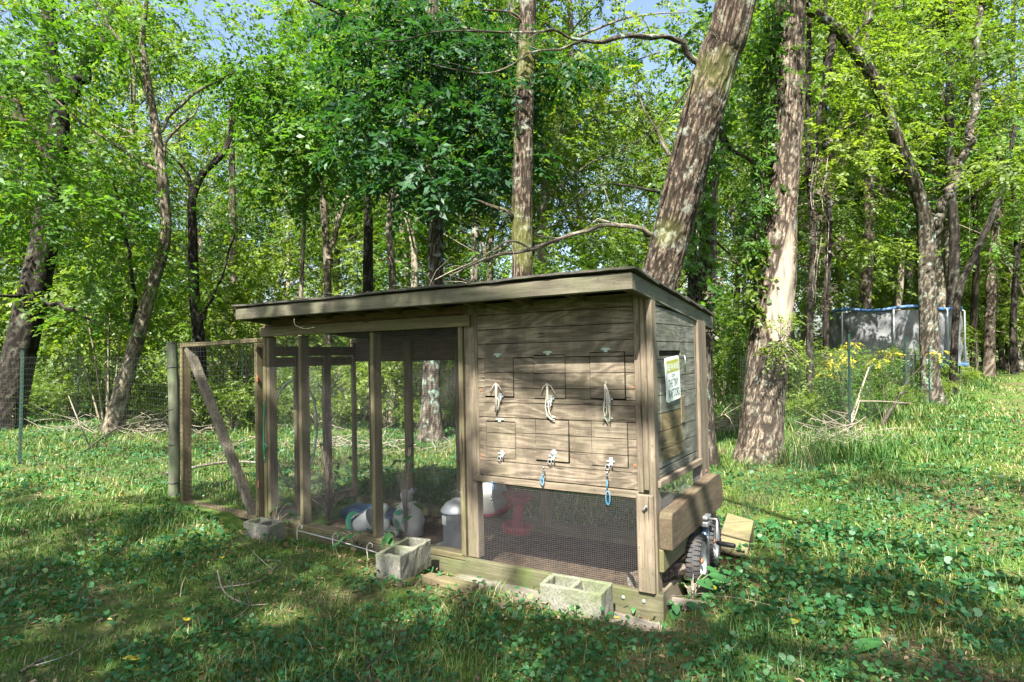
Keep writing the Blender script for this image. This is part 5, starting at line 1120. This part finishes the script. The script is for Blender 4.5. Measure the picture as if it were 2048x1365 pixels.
# old round post left of the gate
op = empty('gate_post', (-3.56, 6.62, gz(-3.56, 6.62))); tag(op, 'grey-green round wooden post wrapped with wire, left of the gate', 'post')
link('post', tubes_mesh('post', [trunk_np([np.array([0, 0, -.1]), np.array([0, 0, .8]), np.array([-.03, 0, 1.60])], [.056, .054, .052], 24, .05, .0015, 3)], W['green']), None, op)
mb = MB()
for z in (.15, .55, .92, 1.36): mb.tube([(.06 * math.cos(a) - .02 * z, .06 * math.sin(a), z + .01 * math.sin(a)) for a in np.linspace(0, 6.28, 14)], .004, 5)
mb.build('wire_wrap', M['blackwire'], op)
MB().lathe([(0, .0), (.055, 0), (.05, .01), (0, .015)], 14, Matrix.Translation((-.03, 0, 1.605))).build('post_top', W['green'], op)

# ------------------------------------------------------------------ trampoline
tr = empty('trampoline', (13.0, 21.5, gz(13.0, 21.5))); tag(tr, 'round trampoline with blue top rim and black safety net beyond the wire fence', 'trampoline')
R0 = 1.95
MB().tube([(R0 * math.cos(a), R0 * math.sin(a), 2.78 + .05 * math.sin(6 * a)) for a in np.linspace(0, 2 * math.pi, 49)], .05, 8).build('top_rim', M['bluepad'], tr)
MB().lathe([(R0 - .12, .98), (R0 - .12, 1.03), (R0 + .18, 1.03), (R0 + .18, .96)], 40).build('frame_pad', M['bluepad'], tr)
MB().lathe([(0, .97), (R0 - .12, .97)], 40).build('mat', M['black'], tr)
# netting: real woven lattice, 20 cm cells drawn as bands
net = MB(); n = 150; hz_ = 15
prs = [(R0 - .04 + .035 * math.sin(9 * a * 2 * math.pi / n) + .02 * math.sin(31 * a * 2 * math.pi / n)) for a in range(n)]
vs = []
for j in range(hz_ + 1):
    for a in range(n): q_ = 2 * math.pi * a / n; k_ = 1 + .018 * math.sin(j * .9 + a * .35); vs.append((prs[a] * k_ * math.cos(q_), prs[a] * k_ * math.sin(q_), 1.03 + (2.72 - 1.03) * j / hz_))
net.add(vs, [(j * n + a, j * n + (a + 1) % n, (j + 1) * n + (a + 1) % n, (j + 1) * n + a) for j in range(hz_) for a in range(n)], True)
mm, t, out = new_mat('safety_net'); v = coords(t, offs=False); nn = noise(t, v, 2.5, 3)
d_ = nd(t, 'ShaderNodeBsdfDiffuse'); t.links.new(ramp(t, nn, [(.3, (.085, .09, .095)), (.7, (.18, .185, .19))]), d_.inputs[0]); tp = nd(t, 'ShaderNodeBsdfTransparent'); ms = nd(t, 'ShaderNodeMixShader', i_0=.06)
t.links.new(d_.outputs[0], ms.inputs[1]); t.links.new(tp.outputs[0], ms.inputs[2]); t.links.new(ms.outputs[0], out.inputs[0])
net.build('safety_net', mm, tr)
for k in range(8):
    a = 2 * math.pi * (k + .35) / 8; c_, s_ = math.cos(a), math.sin(a)
    MB().tube([((R0 + .10) * c_, (R0 + .10) * s_, .9), ((R0 + .10) * c_, (R0 + .10) * s_, 2.72), (R0 * c_, R0 * s_, 2.78)], .03, 8).build('pole', M['galv'], tr)
for k in range(4):
    a = 2 * math.pi * (k + .5) / 4; da = .28; rr = R0 - .05
    MB().tube([(rr * math.cos(a - da), rr * math.sin(a - da), .95), (rr * math.cos(a - da), rr * math.sin(a - da), .03), (rr * math.cos(a + da), rr * math.sin(a + da), .03), (rr * math.cos(a + da), rr * math.sin(a + da), .95)], .025, 8).build('leg', M['galv'], tr)
# ================================================================== PLANTS CLOSE TO THE VIEWER
gq = np.random.default_rng(77)
# ivy on the left side of the stripped-bark tree, and on other trunks
def vine(label, pts, Y_, spread, n, mat, leaf, seed, dead=False, name='climbing_vine'):
    P = [at(u, v, Y_) for u, v in pts]; b0 = P[0].copy(); e = empty(name, b0); g_ = np.random.default_rng(seed)
    Q, _r = smooth_path([np.array(p) - np.array(b0) for p in P], [1] * len(P), .05); st = []
    for k in range(4):
        o_ = g_.normal(size=3) * spread * .3; st.append(trunk_np([q + o_ + g_.normal(size=3) * .012 for q in Q[::4]] if len(Q) > 9 else list(Q), [.008] * len(Q[::4] if len(Q) > 9 else Q), 5, .08, 0, k))
    link('stem', tubes_mesh('stem', st, B['dead'] if dead else B['dark']), None, e)
    cl = [(*(q + g_.normal(size=3) * spread * .5), spread * .7, spread * .7, spread * .6, max(1, n / len(Q))) for q in Q]
    link('foliage', foliage_mesh('foliage', cl, seed, L[mat], leaf=leaf, tw=.16, per=6, wr=.8, flat=.2, droop=.5), None, e); tag(e, label, 'vine'); return e
vine('bright green ivy climbing the left side of the stripped-bark tree', [(1504, 520), (1512, 440), (1522, 360), (1528, 280), (1532, 180), (1538, 60), (1540, 0)], 8.4, .11, 480, 'mid', .06, 1)
vine('green creeper leaves low on the left side of the stripped-bark tree', [(1508, 640), (1515, 600), (1512, 560), (1520, 480)], 8.4, .10, 90, 'far', .08, 2)
vine('tangle of dead vines hanging between the grey trunk and the stripped-bark tree', [(1500, 640), (1495, 560), (1505, 480), (1500, 400)], 9.3, .14, 120, 'brown', .05, 3, True, 'dead_vine')
vine('shaggy dead vine clump hanging from the broken limb right of the stripped-bark tree', [(1630, 600), (1635, 520), (1640, 460), (1625, 400), (1640, 300)], 12.5, .28, 170, 'brown', .07, 4, True, 'dead_vine')
vine('dark ivy wrapped round the grey trunk behind the roof corner', [(1392, 620), (1398, 520), (1402, 420), (1415, 330), (1430, 240), (1440, 120)], 8.0, .14, 260, 'mid', .08, 5)
vine('dry pale rootlets matted on the base of the grey trunk behind the roof corner', [(1402, 660), (1398, 600), (1406, 540)], 7.95, .10, 120, 'brown', .05, 6, True, 'dead_vine')
# sprouts on the trunk
def sprouts(u, v, Y_, n, label, seed, ln=.35, mat='far', leaf=.05, name='leafy_sprouts'):
    b0 = at(u, v, Y_); e = empty(name, b0); g_ = np.random.default_rng(seed); st = []; cl = []
    for k in range(n):
        d = g_.normal(size=3); d[1] = -abs(d[1]); d /= np.linalg.norm(d); q = d * ln * (.5 + .8 * g_.random()); q[2] *= 1.1
        st.append(trunk_np([np.zeros(3), q * .5 + g_.normal(size=3) * .02, q], [.005, .004, .002], 4, .1)); cl.append((*(q * .8), .07, .07, .07, 5))
    link('stem', tubes_mesh('stem', st, B['thin']), None, e); link('foliage', foliage_mesh('foliage', cl, seed, L[mat], leaf=leaf, tw=.12, per=6), None, e); tag(e, label, 'plant'); return e
sprouts(1560, 680, 8.15, 22, 'cluster of thin leafy sprouts growing out of the stripped-bark trunk at mid height', 5)

# broad-leaved plants (leaves built one by one)
def broad_leaf(ln, wd, fold=.18, bend=.25):
    rows_ = [0, .12, .3, .5, .7, .88, 1.0]; ws = [.04, .62, .98, 1., .72, .32, .0]; vs = []; fs = []
    for u, w in zip(rows_, ws):
        z = -bend * ln * u * u; vs += [(u * ln, -w * wd / 2, z + fold * w * wd / 2), (u * ln, 0, z), (u * ln, w * wd / 2, z + fold * w * wd / 2)]
    for i in range(len(rows_) - 1): a = i * 3; fs += [(a, a + 1, a + 4, a + 3), (a + 1, a + 2, a + 5, a + 4)]
    me = bpy.data.meshes.new('leaf'); me.from_pydata(vs, [], fs); me.polygons.foreach_set('use_smooth', [True] * len(fs)); me.update()
    a_ = me.attributes.new('rnd', 'FLOAT', 'FACE'); a_.data.foreach_set('value', [.6] * len(fs)); me.materials.append(L['ivy']); return me
BL = [broad_leaf(.13, .10), broad_leaf(.11, .07, .25, .35), broad_leaf(.16, .08, .15, .3)]
def leafy_plant(p, leaves, label, mat=None, name='leafy_plant'):
    e = empty(name, p); tag(e, label, 'plant'); g_ = random.Random(len(label))
    for (dx, dy, h, az, tilt, s, k) in leaves:
        hpt = Vector((dx, dy, h)); MB().tube([(0, 0, -.03), (dx * .4, dy * .4, h * .7), tuple(hpt)], [.004, .003, .002], 5).build('stem', B['thin'], e)
        o = link('leaf', BL[k], None, e); o.location = hpt; o.rotation_euler = (g_.gauss(0, .15), tilt, az); o.scale = (s, s, s)
    return e
def rnd_leaves(n, r, h0, h1, s0, s1, seed, k=None):
    g_ = random.Random(seed); out_ = []
    for i in range(n):
        a = g_.random() * 6.28; rr = r * g_.random() ** .5; out_.append((rr * math.cos(a), rr * math.sin(a), g_.uniform(h0, h1), a + g_.gauss(0, .5), g_.uniform(-.1, .45), g_.uniform(s0, s1), g_.randrange(3) if k is None else k))
    return out_
def gp(u, v): p = gnd(u, v); return Vector((p.x, p.y, gz(p.x, p.y)))
leafy_plant(gp(1385, 1175), rnd_leaves(11, .13, .06, .20, .7, 1.25, 4, 0), 'broad-leaved green weed growing in front of the near jack wheel')
leafy_plant(gp(1362, 1195), rnd_leaves(6, .08, .02, .08, .5, .8, 5, 0), 'small leafy weed at the corner of the base beam')
leafy_plant(L2W(-1.99, -.07, .02), rnd_leaves(6, .05, .06, .16, .5, .75, 6, 2), 'five-leaved creeper sprig against the sill beside the middle block')
leafy_plant(L2W(-3.36, -.06, -.03), rnd_leaves(14, .2, .08, .24, .4, .75, 7), 'weeds sprouting between the left block and the sill')
leafy_plant(L2W(-2.35, -.05, .02), rnd_leaves(14, .22, .03, .10, .35, .6, 8), 'creeping vine leaves trailing over the sill')
leafy_plant(L2W(-2.2, .35, -.04), rnd_leaves(16, .10, .2, .85, .5, .8, 9), 'tall leafy weed standing inside the run')
leafy_plant(L2W(-3.3, .5, -.04), rnd_leaves(24, .2, .15, 1.0, .35, .6, 10), 'leafy creeper climbing inside the left bay of the run')
leafy_plant(gp(1775, 1300), rnd_leaves(3, .03, .02, .05, 1.2, 1.5, 11, 2), 'pair of long green leaves lying over the ground ivy at lower right')
leafy_plant(gp(1228, 1192) + Vector((.12, -.03, 0)), rnd_leaves(4, .03, .03, .07, .4, .5, 12), 'tiny seedling beside the pipe fitting')

# goldenrod by the fence
def goldenrod(p, h, label, seed):
    e = empty('goldenrod', p); g_ = np.random.default_rng(seed); st = []; cl = []; fl_ = []
    for k in range(6):
        q = np.array([g_.normal() * .28, g_.normal() * .25, h * (.75 + .3 * g_.random())]); st.append(trunk_np([np.array([g_.normal() * .05, 0, -.05]), q * np.array([.4, .4, .6]), q], [.006, .005, .003], 4, .2)); cl += [(*(q * f_), .12, .12, .12, 9) for f_ in (.45, .6, .75, .88)]; fl_.append((*q, .10, .10, .05, 7))
    link('stem', tubes_mesh('stem', st, B['thin']), None, e); link('foliage', foliage_mesh('foliage', cl, seed, L['mid'], leaf=.07, tw=.16, per=6, wr=.25), None, e); link('flowers', foliage_mesh('flowers', fl_, seed, L['flower'], leaf=.028, tw=.12, per=12, wr=.8, flat=.3), None, e)['kind'] = 'stuff'; tag(e, label, 'wildflower', None)
p = at(1690, 690, 10.6); goldenrod((p.x, p.y, gz(p.x, p.y)), 1.62, 'tall goldenrod in yellow flower left of the nearest fence post', 1)
p = at(1650, 715, 11.2); goldenrod((p.x, p.y, gz(p.x, p.y)), 1.25, 'shorter goldenrod in yellow flower, left of the tall one', 2)
p = at(1770, 690, 11.8); goldenrod((p.x, p.y, gz(p.x, p.y)), 1.45, 'pale goldenrod just right of the nearest fence post, against the trampoline', 3)
# bare shrub stems and weeds along the fence
for i, (u, v, Y_, sc, k, lab) in enumerate(((1790, 800, 14.5, .55, 3, 'low bush in front of the trampoline between the first two fence posts'), (1620, 800, 11.5, .6, 1, 'bush in dappled light right of the stripped-bark tree'), (1700, 790, 13.5, .6, 0, 'bush behind the goldenrod at the fence'), (1930, 770, 22, .7, 3, 'weedy bush at the foot of the fence beside the path'), (1880, 790, 18, .55, 3, 'weedy bush at the foot of the arching tree'), (1480, 830, 12, .7, 2, 'bush behind the fence just left of the stripped-bark tree'), (300, 830, 14, .7, 3, 'bright low bush behind the slender leaning tree'), (130, 840, 14.5, .8, 0, 'leafy bush right of the thick dark tree'), (600, 850, 13.2, .6, 3, 'low bush seen through the left bay of the run'), (900, 830, 13, .7, 2, 'dark bush right of the straight dark trunk seen through the mesh'), (700, 830, 14, .6, 0, 'pale bush seen through the middle bay of the run'))):
    p = at(u, v, Y_); tm, cm = SHRUBS[k]; e = empty('shrub', (p.x, p.y, gz(p.x, p.y)), (0, 0, i * 1.3)); e.scale = (sc, sc, sc); link('stem', tm, None, e); link('foliage', cm, None, e); tag(e, lab, 'shrub')

# weeds and grass tufts pressed against the blocks, slabs and sill
gw = random.Random(3)
for (u, v) in ((1085, 1212), (1150, 1228), (1215, 1236), (760, 1166), (800, 1172), (500, 1068), (545, 1080), (600, 1075), (1320, 1235), (1450, 1180), (1480, 1150), (1000, 1215)):
    p = gp(u, v); e = leafy_plant(p, [(gw.gauss(0, .03), gw.gauss(0, .03), gw.uniform(.015, .06), gw.random() * 6.28, gw.uniform(-.2, .3), gw.uniform(.16, .34), gw.randrange(2)) for _ in range(8)], 'small round-leaved weed ' + {1085: 'at the left foot of the block nearest the corner', 1150: 'in front of the block nearest the corner', 1215: 'at the right foot of the block nearest the corner', 760: 'at the left foot of the middle block', 800: 'at the front foot of the middle block', 500: 'left of the shaded block by the gate', 545: 'in front of the shaded block by the gate', 600: 'right of the shaded block by the gate', 1320: 'beside the split grey slab', 1450: 'in front of the slanting wooden box', 1480: 'right of the slanting wooden box', 1000: 'before the flat pale slab'}[u])
for i in range(15):
    y = gw.uniform(11.8, 15.5); q_ = -.80 + .05 * i + gw.gauss(0, .01); x = y * q_
    if -.135 < q_ < -.09: continue
    k = gw.choice((0, 1, 3)); tm, cm = SHRUBS[k]; sc = gw.uniform(.5, .8); e = empty('shrub', (x, y, gz(x, y)), (0, 0, gw.random() * 6)); e.scale = (sc, sc, sc); link('stem', tm, None, e); link('foliage', cm, None, e)
    tag(e, ('bright green sapling bush', 'rounded green bush', '', 'low spreading bush')[k] + ', front edge of the undergrowth, ' + SIDE(x, y), 'shrub', 'undergrowth shrubs ' + SIDE(x, y))
# dry branches on the ground
def branch(pts, r, label, name='dry_branch', mat='dead', twigs=4, seed=0):
    b0 = Vector(pts[0]); e_ = np.random.default_rng(seed); P = [np.array(Vector(p) - b0) for p in pts]; parts = [trunk_np(P, list(np.linspace(r, r * .35, len(P))), 7, .06, 0, seed)]
    Q, _ = smooth_path(P, [1] * len(P), .1)
    for k in range(twigs):
        q = Q[int(len(Q) * (.2 + .7 * e_.random())) % len(Q)]; d = e_.normal(size=3) * .22 * (1 + r * 8); d[2] = abs(d[2]) * .5; parts.append(trunk_np([q, q + d * .5 + e_.normal(size=3) * .02, q + d], [r * .45, r * .3, r * .12], 5, .08))
    o = link(name, tubes_mesh(name, parts, B[mat])); o.location = b0; tag(o, label, 'branch'); return o
def G3(u, v, z=.02): p = gnd(u, v, z); return (p.x, p.y, gz(p.x, p.y) + z)
def A3(u, v, Y_): return tuple(at(u, v, Y_))
branch([G3(330, 950), A3(450, 925, 8.2), A3(560, 930, 8.4), A3(620, 945, 8.6)], .022, 'fallen pale branch lying behind the gate and the left bay', mat='grey', seed=1, twigs=6)
branch([G3(180, 895), A3(160, 850, 9.6), A3(137, 792, 9.7)], .016, 'bent pale stick standing up left of the leaning tree', seed=2, twigs=3)
branch([G3(165, 905), A3(240, 855, 10.4), A3(330, 838, 10.5), A3(340, 842, 10.5)], .015, 'long dark stick leaning across the brush left of the gate post', mat='dark', seed=3)
branch([G3(700, 920), A3(740, 920, 9.6), A3(800, 905, 9.8)], .03, 'dark fallen limb on the ground behind the run', mat='dark', seed=4, twigs=5)
branch([G3(1600, 900), A3(1650, 880, 9.9), A3(1700, 850, 10), A3(1720, 800, 10.2)], .018, 'bleached curved branch in the brush left of the nearest fence post', seed=5, twigs=6)
branch([G3(1690, 885), A3(1705, 830, 10.4), A3(1738, 735, 10.6)], .030, 'pale pole leaning against the fence by the nearest post', seed=6, twigs=1)
branch([G3(1760, 860), A3(1770, 840, 11.5), A3(1800, 790, 12), A3(1815, 785, 12.2)], .045, 'dark broken limb behind the fence right of the nearest post', mat='dark', seed=7, twigs=3)
branch([G3(1420, 850), A3(1450, 830, 7.4), A3(1470, 865, 7.2)], .010, 'thin pale sticks behind the rear post of the coop', seed=8, twigs=6)
branch([G3(435, 1140), G3(450, 1185), G3(500, 1210), G3(535, 1208)], .006, 'thin bleached twig curled on the grass at lower left', seed=9, twigs=4)
branch([G3(430, 1175), G3(520, 1160), G3(560, 1120)], .004, 'thin straight twig on the grass below the left block', seed=10, twigs=3)
branch([G3(735, 1310, .03), G3(738, 1340, .03), G3(750, 1365, .03)], .009, 'short dark stick at the bottom edge of the lawn', mat='dark', seed=11, twigs=1)
branch([G3(40, 1345), G3(80, 1320), G3(120, 1303)], .009, 'grey stick in the lower left corner of the grass', mat='grey', seed=12, twigs=1)
branch([G3(1580, 1180), G3(1577, 1210), G3(1590, 1225)], .005, 'small bare twig among the ground ivy', seed=13, twigs=1)
branch([L2W(-2.75, -.32, 1.99), L2W(-2.2, .1, 1.97), L2W(-1.9, .3, 1.98), L2W(-1.5, .6, 2.1)], .006, 'thin dead branch resting on the coop roof, left of the straight trunk', seed=14, twigs=12)
branch([L2W(-3.3, .3, 1.9), L2W(-3.0, .1, 1.97), L2W(-2.7, -.1, 1.975), L2W(-2.5, .2, 1.97)], .005, 'dead twigs at the left end of the coop roof', seed=15, twigs=10)
branch([L2W(-2.72, -.34, 1.82), L2W(-2.70, -.35, 1.77), L2W(-2.60, -.33, 1.735), L2W(-2.5, -.33, 1.745)], .003, 'reddish vine tendril hanging below the roof edge over the run', seed=16, twigs=1)

# brush piles: tangles nobody could count
def brush(c, rx, ry, h, n, label, seed):
    g_ = np.random.default_rng(seed); parts = []
    for k in range(n):
        p = np.array([g_.normal() * rx * .5, g_.normal() * ry * .5, abs(g_.normal()) * h * .4]); a = g_.random() * 6.28; l = .15 + .55 * g_.random(); d = np.array([math.cos(a), math.sin(a), g_.normal() * .35]) * l; parts.append(trunk_np([p - d * .5, p + g_.normal(size=3) * .04, p + d * .5], [.006 * (.5 + g_.random()), .005, .002], 4, .2))
    o = link('brush_pile', tubes_mesh('brush_pile', parts, B['dead'])); o.location = c; tag(o, label, 'brush', kind='stuff'); return o
brush(G3(1690, 895), .8, .5, .5, 90, 'tangle of dry brush at the foot of the nearest fence post', 1)
brush(G3(290, 865), 1.7, .8, .4, 200, 'low brush pile of dead twigs left of the gate', 2)
brush(G3(1450, 860), .5, .3, .3, 50, 'dry twigs piled behind the rear corner of the coop', 3)
brush(G3(700, 900), 1.6, .6, .25, 90, 'scattered dead twigs behind the run', 4)
brush(L2W(-1.6, .75, 1.88), .9, .25, .06, 110, 'dead twigs and needles littering the coop roof', 5)

# ================================================================== GROUND COVER (uncountable)
SHADOWBOX = [(-3.66, .19, -.06, 1.24)]
def scatter(n, r0, r1, pw, seed, amax=.92):
    g_ = np.random.default_rng(seed); e = 2 - pw; u = g_.random(n); r = (r0 ** e + u * (r1 ** e - r0 ** e)) ** (1 / e); a = (g_.random(n) * 2 - 1) * amax; x, y = r * np.sin(a), r * np.cos(a) + .0
    X, Y = x - COOP[0], y - COOP[1]; c, s = math.cos(TH), math.sin(TH); lx, ly = c * X + s * Y, -s * X + c * Y
    inside = (lx > -3.62) & (lx < .19) & (ly > -.07) & (ly < 1.2); ok = ~inside
    for (bx_, by_) in ((.38, 3.75), (-.75, 4.35), (-1.93, 5.3)): ok &= np.hypot(x - bx_, y - by_) > .17
    ok &= ~((lx > -4.9) & (lx < -3.5) & (np.abs(ly + .06) < .17))
    return x[ok], y[ok], r[ok], lx[ok], ly[ok], g_
def clearing(x, y, lx, ly):       # 1 = bare, leaf-littered soil near the coop front
    d = np.exp(-((ly + .25) / .35) ** 2) * (lx < .5) * (lx > -3.9) * .9
    d = d + .55 * np.exp(-(((x - 1.4) / .5) ** 2 + ((y - 4.2) / .45) ** 2)) + .12 * np.exp(-(((x + 1.6) / 1.2) ** 2 + ((y - 4.2) / .8) ** 2))
    return np.clip(d, 0, 1)
# grass
x, y, r, lx, ly, g_ = scatter(480000, 1.9, 60, 1.58, 1)
patch = fbm(x * 1.1 + 3, y * 1.1) * .6 + fbm(x * 4.3, y * 4.3) * .4; bare = clearing(x, y, lx, ly)
keep = (g_.random(len(x)) < np.clip((patch - .32) * 5.5, .22, 1)) & (g_.random(len(x)) > bare * .93); x, y, r = x[keep], y[keep], r[keep]; n = len(x)
hgt = (.022 + .05 * g_.random(n) ** 1.5) * (1 + .9 * (fbm(x * .7 + 40, y * .7) > .56)) * np.clip((r / 6) ** .35, .75, 1.7)
pth = np.clip(1.35 - np.abs((x - 3.6 - (y - 3.0) * .79) * .785) / 1.2, 0, 1); hgt = hgt * (1 - .6 * pth)
fence_d = np.abs((x - 5.28) * .787 - (y - 9.84) * .617); tall = np.exp(-(fence_d / .8) ** 2) * (y > 8); hgt = hgt * (1 + 1.9 * tall)
wd = .0022 * (.7 + .6 * g_.random(n)) * np.clip((r / 3.2) ** .85, .85, 9); an = g_.random(n) * 6.28; bend = hgt * (.35 + .9 * g_.random(n)); z = ground_z(x, y) - .005 + (fbm(x * 6, y * 6) - .5) * .035 * (r < 16)
sd_ = np.stack([np.cos(an), np.sin(an), 0 * an], 1); bd = np.stack([-np.sin(an), np.cos(an), 0 * an], 1); P = np.stack([x, y, z], 1); up = np.array([0, 0, 1.])
Vg = np.stack([P - sd_ * wd[:, None], P + sd_ * wd[:, None], P + sd_ * wd[:, None] * .75 + bd * bend[:, None] * .35 + up * hgt[:, None] * .62, P - sd_ * wd[:, None] * .75 + bd * bend[:, None] * .35 + up * hgt[:, None] * .62, P + bd * bend[:, None] + up * hgt[:, None]], 1).reshape(-1, 3)
idx = np.arange(n)[:, None] * 5
me = bpy.data.meshes.new('grass'); me.vertices.add(n * 5); me.vertices.foreach_set('co', Vg.astype(np.float32).ravel())
lp = np.concatenate([idx + 0, idx + 1, idx + 2, idx + 3, idx + 3, idx + 2, idx + 4], 1).astype(np.int32).ravel(); me.loops.add(len(lp)); me.loops.foreach_set('vertex_index', lp); me.polygons.add(n * 2)
ls = (np.arange(n)[:, None] * 7 + np.array([0, 4])).astype(np.int32).ravel(); me.polygons.foreach_set('loop_start', ls); me.polygons.foreach_set('loop_total', np.tile([4, 3], n).astype(np.int32)); me.update(calc_edges=True)
rn = np.clip(.33 + .16 * np.clip(pth * 2, 0, 1) + (fbm(x * 1.7, y * 1.7) - .5) * 1.1 + g_.normal(size=n) * .16 + (g_.random(n) < .11) * .45, 0, 1); a_ = me.attributes.new('rnd', 'FLOAT', 'FACE'); a_.data.foreach_set('value', np.repeat(rn, 2).astype(np.float32)); me.materials.append(L['grass'])
tag(link('grass', me), 'short patchy woodland grass all over the clearing', 'grass', kind='stuff')
# ground ivy: small round leaves in patches
x, y, r, lx, ly, g_ = scatter(125000, 1.9, 26, 1.65, 2)
patch = fbm(x * 1.3 + 13, y * 1.3 + 4) * .65 + fbm(x * 5 + 2, y * 5) * .35 + .12 * np.exp(-(((x - 2.2) / 1.0) ** 2 + ((y - 4.4) / 1.3) ** 2)); bare = clearing(x, y, lx, ly)
pth = np.clip(1.35 - np.abs((x - 3.6 - (y - 3.0) * .79) * .785) / 1.2, 0, 1)
keep = (g_.random(len(x)) > pth * .7) & (g_.random(len(x)) < np.clip((patch - .43) * 7, .03, 1)) & (g_.random(len(x)) > bare * .9); x, y, r = x[keep], y[keep], r[keep]; n = len(x)
rad = (.008 + .012 * g_.random(n) ** 1.5) * np.clip((r / 4) ** .4, .9, 1.9) * (1 + .25 * (np.hypot(x - 2.1, y - 4.3) < 1.2)); z = ground_z(x, y) + .012 + .055 * g_.random(n) * (1 + (np.hypot(x - 2.1, y - 4.3) < 1.0)) + (fbm(x * 6, y * 6) - .5) * .035
nrm = unit(np.array([0, 0, 1.]) + g_.normal(size=(n, 3)) * .5); t1 = unit(np.cross(nrm, g_.normal(size=(n, 3)))); t2 = np.cross(nrm, t1); C = np.stack([x, y, z], 1)
ang = np.array([0, .75, 1.55, 2.4, 3.14, 3.88, 4.73, 5.53]); rr = np.array([.45, 1.0, 1.05, .95, .9, .95, 1.05, 1.0]); hh = np.array([-.02, .12, .12, .05, -.08, .05, .12, .12])
Vi = C[:, None, :] + (t1[:, None, :] * (np.cos(ang) * rr)[None, :, None] + t2[:, None, :] * (np.sin(ang) * rr)[None, :, None] + nrm[:, None, :] * hh[None, :, None]) * rad[:, None, None]
rn = np.clip(.42 + (fbm(x * 2.5, y * 2.5) - .5) * .9 + g_.normal(size=n) * .15 + (g_.random(n) < .04) * .5, 0, 1)
tag(link('ground_ivy', np_mesh('ground_ivy', Vi.reshape(-1, 3), np.arange(n * 8).reshape(-1, 8), L['ivy'], rn)), 'low ground ivy with small rounded leaves spread through the grass', 'ground cover', kind='stuff')
# fallen leaves
x, y, r, lx, ly, g_ = scatter(42000, 1.9, 22, 1.7, 3)
bare = clearing(x, y, lx, ly); keep = g_.random(len(x)) < (.50 + .5 * bare + .3 * (fbm(x * 1.2, y * 1.2 + 8) > .55)); x, y, r = x[keep], y[keep], r[keep]; n = len(x)
nrm = unit(np.array([0, 0, 1.]) + g_.normal(size=(n, 3)) * .3); d = unit(np.cross(nrm, g_.normal(size=(n, 3)))); sz = (.012 + .035 * g_.random(n) ** 2) * np.clip((r / 5) ** .5, .9, 2.4)
V, F, rn = leaf_quads(np.stack([x, y, ground_z(x, y) + .008 + .02 * g_.random(n) + (fbm(x * 6, y * 6) - .5) * .03], 1), d, nrm, sz, sz * .5, np.clip(g_.random(n) ** 1.15 * .93, 0, 1) ** 1.1)
tag(link('leaf_litter', np_mesh('leaf_litter', V, F, L['litter'], rn)), 'brown and tan fallen leaves scattered over the ground', 'leaf litter', kind='stuff')
# dead grass stems and needles lying flat
x, y, r, lx, ly, g_ = scatter(90000, 1.9, 14, 1.6, 4)
keep = g_.random(len(x)) < .20 + .80 * clearing(x, y, lx, ly) + .5 * (fbm(x * 1.5 + 20, y * 1.5) > .58); x, y, r = x[keep], y[keep], r[keep]; n = len(x)
a_ = g_.random(n) * 6.28; d = np.stack([np.cos(a_), np.sin(a_), g_.normal(size=n) * .18], 1); sd_ = np.stack([-np.sin(a_), np.cos(a_), 0 * a_], 1); ln = (.02 + .06 * g_.random(n))[:, None]; C = np.stack([x, y, ground_z(x, y) + .006 + .015 * g_.random(n) + (fbm(x * 6, y * 6) - .5) * .035], 1); w_ = (.0009 + .0012 * g_.random(n))[:, None] * np.clip(r / 4, .8, 2.5)[:, None]
V = np.stack([C - d * ln * .5, C + sd_ * w_, C + d * ln * .5, C - sd_ * w_], 1).reshape(-1, 3)
tag(link('dead_grass', np_mesh('dead_grass', V, np.arange(n * 4).reshape(-1, 4), L['litter'], np.clip(.3 + .5 * g_.random(n), 0, 1))), 'dry straw-coloured grass stems lying flat on the soil', 'dead grass', kind='stuff')
# single large yellow leaves one could pick up
YL = [(285, 1330, .09), (1592, 1265, .085), (1432, 1190, .07), (445, 1128, .05), (1885, 1225, .06), (560, 1180, .04), (1180, 1140, .03), (1560, 1212, .045), (235, 1000, .05), (1505, 1190, .04), (1235, 1225, .05), (380, 1255, .05)]
me0 = broad_leaf(1, .55, .12, .1); me0.materials.clear(); me0.materials.append(L['yellow'])
WH = ['near the lower left bottom edge', 'at lower right in the dark ground ivy', 'beside the dark wood pieces near the jack', 'left of the curled twig', 'on the sunlit soil at the right', 'below the left concrete block', 'by the block nearest the corner', 'right of the wood pieces among ivy', 'in the grass well left of the gate', 'just right of the broad-leaved weed', 'in front of the split grey slab', 'in the shaded grass at the left']
for (u, v, s), wh in zip(YL, WH):
    o = link('yellow_leaf', me0); p = gp(u, v); o.location = (p.x, p.y, p.z + .045); o.rotation_euler = (random.gauss(0, .25), random.gauss(0, .25), random.random() * 6.28); o.scale = (s, s, s); tag(o, 'yellow fallen leaf ' + wh, 'leaf', 'yellow fallen leaves on the grass')
